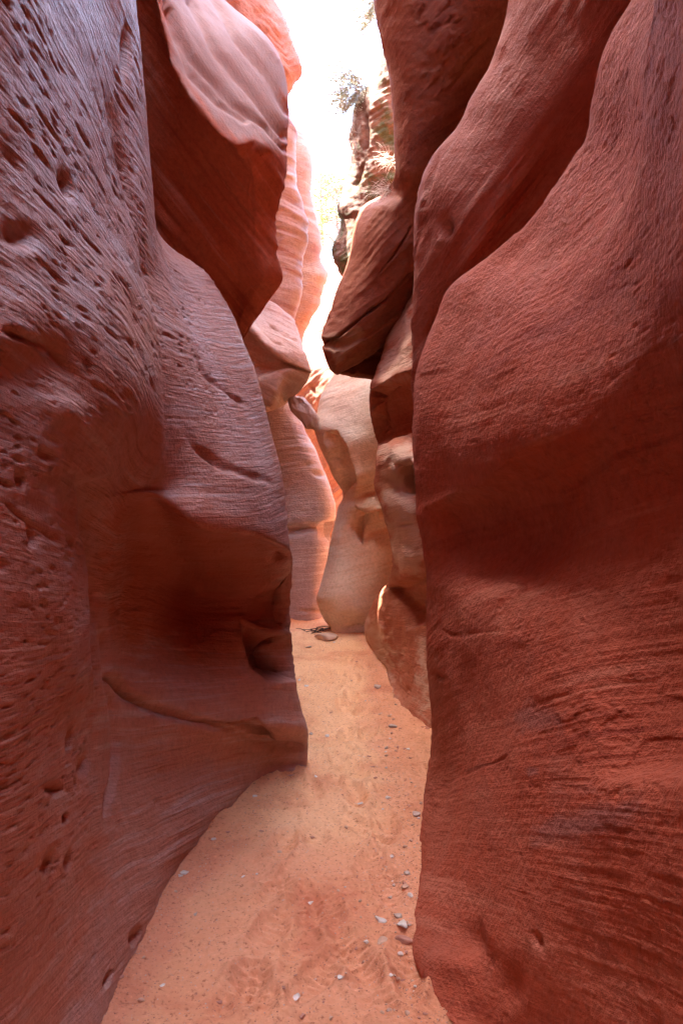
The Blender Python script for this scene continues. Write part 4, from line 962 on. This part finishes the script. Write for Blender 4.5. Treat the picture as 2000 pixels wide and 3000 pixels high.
# fine gravel: uncountable
V, Fc = [], []
tet = np.array([(1, 0, -0.3), (-0.5, 0.87, -0.3), (-0.5, -0.87, -0.3), (0.1, 0.1, 0.7)])
for i in range(5200):
    d = 3000 / (rr.uniform(1900, 3000) - 1500)
    xl = -0.8 if d < 2.4 else (-0.8 + (d - 2.4) / 1.6 * 0.52 if d < 4 else -0.3)
    x = rr.uniform(xl, 0.42)
    if rr.random() < 0.4:
        x = xl + abs(rr.gauss(0, 0.12)) if rr.random() < 0.45 else 0.36 - abs(rr.gauss(0, 0.1))
    V.append((x, d)); 
V = np.array(V)
gz = floor_full(V[:, 0], V[:, 1])
GV = []
for i, (x, d) in enumerate(V):
    s = rr.choice((0.0013, 0.0017, 0.0022, 0.003)) * (1 + 0.12 * d); a = rr.uniform(0, 6.28)
    c, sn = math.cos(a), math.sin(a)
    t = tet * s * np.array([1, rr.uniform(.6, 1.2), rr.uniform(.6, 1)])
    t = np.stack([t[:, 0] * c - t[:, 1] * sn, t[:, 0] * sn + t[:, 1] * c, t[:, 2]], -1) + np.array([x, d, gz[i] + s * 0.2])
    b0 = len(GV) * 4
    GV.append(t)
    Fc += [[b0, b0 + 1, b0 + 3], [b0 + 1, b0 + 2, b0 + 3], [b0 + 2, b0, b0 + 3]]
mgrit = plain_mat('grit', [(0.42, (0.28, 0.11, 0.075)), (0.5, (0.46, 0.22, 0.14)), (0.58, (0.55, 0.42, 0.34))], 40, detail=2)
o = link_mesh('gravel', np.concatenate(GV), Fc, mgrit, smooth=False)
o['kind'] = 'stuff'; o['label'] = 'fine loose grit strewn over the sand'


# =================================================================== plants
def tube(V, Fc, pts, r0, r1, n=5):
    pts = [Vector(p) for p in pts]
    b0 = len(V)
    for i, p in enumerate(pts):
        t = (pts[min(i + 1, len(pts) - 1)] - pts[max(i - 1, 0)]).normalized()
        a = t.orthogonal().normalized(); b = t.cross(a)
        r = r0 + (r1 - r0) * i / (len(pts) - 1)
        for k in range(n):
            th = 2 * math.pi * k / n
            V.append(tuple(p + a * (math.cos(th) * r) + b * (math.sin(th) * r)))
    for i in range(len(pts) - 1):
        for k in range(n):
            Fc.append([b0 + i * n + k, b0 + i * n + (k + 1) % n, b0 + (i + 1) * n + (k + 1) % n, b0 + (i + 1) * n + k])


M['twig'] = plain_mat('grey_bark', [(0.4, (0.16, 0.11, 0.09)), (0.6, (0.26, 0.2, 0.17))], 20)
M['dryleaf'] = plain_mat('grey_green_leaf', [(0.4, (0.27, 0.28, 0.20)), (0.6, (0.38, 0.39, 0.29))], 6)
M['leaf'] = plain_mat('green_leaf', [(0.4, (0.09, 0.13, 0.035)), (0.6, (0.17, 0.21, 0.07))], 3)
M['straw'] = plain_mat('straw', [(0.4, (0.55, 0.46, 0.36)), (0.6, (0.70, 0.62, 0.52))], 20)


def shrub(name, root, direction, length, label, cat, nbr=12, seed=1, leaf=0.012, spread=0.8, droop=-0.3, dens=60, lmat='dryleaf'):
    rs = random.Random(seed)
    e = bpy.data.objects.new(name, None); e.location = root; COL.objects.link(e)
    tag(e, label, cat)
    V, Fc, LV, LF = [], [], [], []
    D = Vector(direction).normalized()

    def leaf_at(p, dr):
        a = Vector((rs.gauss(0, 1), rs.gauss(0, 1), rs.gauss(0, 1))).normalized()
        t = (dr * 0.7 + a * 0.8).normalized(); s = t.orthogonal().normalized()
        s.rotate(__import__('mathutils').Quaternion(t, rs.uniform(0, 6.28)))
        l = leaf * rs.uniform(0.7, 1.6); w = l * 0.28
        b0 = len(LV)
        LV.extend([tuple(p), tuple(p + t * l * .5 + s * w), tuple(p + t * l), tuple(p + t * l * .5 - s * w)])
        LF.append([b0, b0 + 1, b0 + 2, b0 + 3])

    def branch(p, d, l, r, depth):
        pts = [p.copy()]
        q = p.copy(); dd = d.copy()
        n = 6
        for i in range(n):
            dd = (dd + Vector((rs.gauss(0, .16), rs.gauss(0, .16), rs.gauss(0, .16) + droop * 0.05))).normalized()
            q = q + dd * (l / n)
            pts.append(q.copy())
            if depth < 2 and i > 0:
                for _ in range(2 if depth == 0 else 1):
                    nd = (dd + Vector((rs.gauss(0, spread), rs.gauss(0, spread), rs.gauss(0, spread)))).normalized()
                    branch(q.copy(), nd, l * rs.uniform(.3, .55), r * 0.5, depth + 1)
            if depth >= 1:
                for _ in range(dens // 12):
                    leaf_at(q + Vector((rs.gauss(0, .01), rs.gauss(0, .01), rs.gauss(0, .01))), dd)
        tube(V, Fc, pts, r, r * 0.35, 4)
    for i in range(nbr):
        d = (D + Vector((rs.gauss(0, spread * .6), rs.gauss(0, spread * .5), rs.gauss(0, spread * .6)))).normalized()
        branch(Vector((rs.gauss(0, .03), rs.gauss(0, .03), rs.gauss(0, .03))), d, length * rs.uniform(.6, 1.0), length * 0.007, 0)
    link_mesh('stem', V, Fc, M['twig'], e)
    link_mesh('foliage', LV, LF, M[lmat], e, smooth=False)
    return e


shrub('shrub', W(1105, 250, 8.35), (-1.0, -0.1, -0.05), 0.62, 'grey-green twiggy shrub leaning out from the top of the mossy rock', 'shrub', nbr=13, seed=3, leaf=0.017, spread=0.40, droop=-0.8, dens=24)
shrub('shrub', W(1150, -10, 8.2), (-1.0, -0.1, -0.25), 0.52, 'thin-twigged shrub hanging into the white sky at the top edge of the view', 'shrub', nbr=6, seed=8, leaf=0.017, spread=0.4, droop=-1.2, dens=24)

# dry grass hanging on the hanging rock's sunlit shelf
def grass_tuft(u, v, d, n, label, seed, ln=0.10):
    rs = random.Random(seed)
    V, Fc = [], []
    for i in range(n):
        p = Vector((rs.gauss(0, .05), rs.gauss(0, .05), rs.gauss(0, .02)))
        d_ = Vector((rs.gauss(-0.5, .5), rs.gauss(-.3, .4), rs.uniform(-0.6, 0.7))).normalized()
        pts = [p]
        for k in range(4):
            d_ = (d_ + Vector((0, 0, -0.25))).normalized()
            pts.append(pts[-1] + d_ * ln / 4 * rs.uniform(.6, 1.3))
        tube(V, Fc, pts, 0.002, 0.0008, 3)
    o = link_mesh('grass_tuft', V, Fc, M['straw'])
    o.location = W(u, v, d)
    tag(o, label, 'grass')


grass_tuft(1135, 560, 5.35, 110, 'bleached dry grass drooping over the sunlit shelf of the hanging rock', 1)
grass_tuft(1142, 470, 5.6, 80, 'upper tuft of bleached dry grass against the edge of the hanging rock', 2)


def tree(u, v, d, h, label, seed):
    rs = random.Random(seed)
    e = bpy.data.objects.new('tree', None); e.location = W(u, v, d); COL.objects.link(e)
    tag(e, label, 'tree')
    V, Fc, LV, LF = [], [], [], []
    tips = []
    tube(V, Fc, [(0, 0, -0.5), (0.05, 0, h * .3), (0.0, .1, h * .6), (.05, 0, h * .9)], h * .03, h * .008, 6)
    for i in range(26):
        z = h * rs.uniform(.25, .9); a = rs.uniform(0, 6.28); l = h * rs.uniform(.2, .36) * (1.2 - z / h * .7)
        p1 = Vector((math.cos(a) * l, math.sin(a) * l, z + l * rs.uniform(.1, .7)))
        tube(V, Fc, [(0.03, 0, z), tuple(p1 * .55 + Vector((0, 0, z * .45))), tuple(p1)], h * .01, h * .003, 4)
        tips.append(p1); tips.append(p1 * .7 + Vector((0, 0, z * .3)))
    for t in tips:
        for k in range(70):
            c = t + Vector((rs.gauss(0, 1), rs.gauss(0, 1), rs.gauss(0, .8))) * h * 0.055
            n = Vector((rs.gauss(0, 1), rs.gauss(0, 1), rs.gauss(0, 1))).normalized(); s = n.orthogonal().normalized(); q = n.cross(s)
            w = h * rs.uniform(.008, .016)
            b0 = len(LV)
            LV.extend([tuple(c - s * w), tuple(c + q * w * .5), tuple(c + s * w), tuple(c - q * w * .5)]); LF.append([b0, b0 + 1, b0 + 2, b0 + 3])
    link_mesh('trunk', V, Fc, M['twig'], e)
    link_mesh('crown', LV, LF, M['leaf'], e, smooth=False)


tree(985, 790, 25, 3.4, 'pale sunlit green tree on the far rim, right of the other', 4)
tree(938, 780, 29, 4.6, 'taller washed-out green tree on the far rim beside the sunlit cliff', 9)

# dark driftwood at the bend
V, Fc = [], []
rs = random.Random(12)
for i in range(20):
    a = rs.uniform(-.5, .5) + (math.pi if rs.random() < .5 else 0); l = rs.uniform(.06, .22)
    c = Vector((rs.gauss(0, .09), rs.gauss(0, .07), rs.uniform(.0, .04)))
    dv = Vector((math.cos(a), math.sin(a), rs.uniform(-.1, .25)))
    tube(V, Fc, [tuple(c - dv * l * .5), tuple(c + Vector((0, 0, .01))), tuple(c + dv * l * .5)], 0.006, 0.003, 4)
o = link_mesh('twig_pile', V, Fc, plain_mat('dark_wood', [(0.4, (0.05, 0.03, 0.025)), (0.6, (0.12, 0.08, 0.06))], 20))
o.location = on_floor(940, 1852)
tag(o, 'small pile of dark dead twigs behind the flat tan slab at the bend', 'twigs')

# =================================================================== light, sky, camera
SUN_EL, SUN_AZ = 62.8, 278.5          # azimuth: 0 = +Y (away from the camera), 90 = +X
sd = Vector((math.sin(math.radians(SUN_AZ)) * math.cos(math.radians(SUN_EL)), math.cos(math.radians(SUN_AZ)) * math.cos(math.radians(SUN_EL)), math.sin(math.radians(SUN_EL))))
w = bpy.data.worlds.new('World'); scene.world = w; w.use_nodes = True
nt = w.node_tree; bg = nt.nodes['Background']
sky = nt.nodes.new('ShaderNodeTexSky'); sky.sky_type = 'NISHITA'; sky.sun_disc = False
sky.sun_elevation = math.radians(SUN_EL); sky.sun_rotation = math.radians(SUN_AZ)
sky.air_density = 1.0; sky.dust_density = 2.5; sky.ozone_density = 1.0
nt.links.new(sky.outputs[0], bg.inputs[0]); bg.inputs[1].default_value = 0.15
sl = bpy.data.lights.new('sun', 'SUN'); sl.energy = 2.0; sl.angle = math.radians(0.53); sl.color = (1.0, 0.95, 0.88)
so = bpy.data.objects.new('sun', sl); so.rotation_euler = (-sd).to_track_quat('-Z', 'Y').to_euler(); so.location = (0, 0, 20); COL.objects.link(so)

cd = bpy.data.cameras.new('camera'); cam = bpy.data.objects.new('camera', cd); COL.objects.link(cam)
cam.location = (0, 0, CAM_Z); cam.rotation_euler = (math.radians(90), 0, 0)
cd.sensor_fit = 'VERTICAL'; cd.sensor_height = 36; cd.lens = 24; cd.clip_end = 500; cd.clip_start = 0.02
scene.camera = cam
scene.view_settings.view_transform = 'Standard'; scene.view_settings.look = 'None'; scene.view_settings.gamma = 1.0
scene.view_settings.exposure = 4.7
cy = scene.cycles
cy.max_bounces = 12; cy.diffuse_bounces = 10; cy.glossy_bounces = 3; cy.caustics_reflective = False
cy.sample_clamp_indirect = 6.0
cy.use_denoising = True
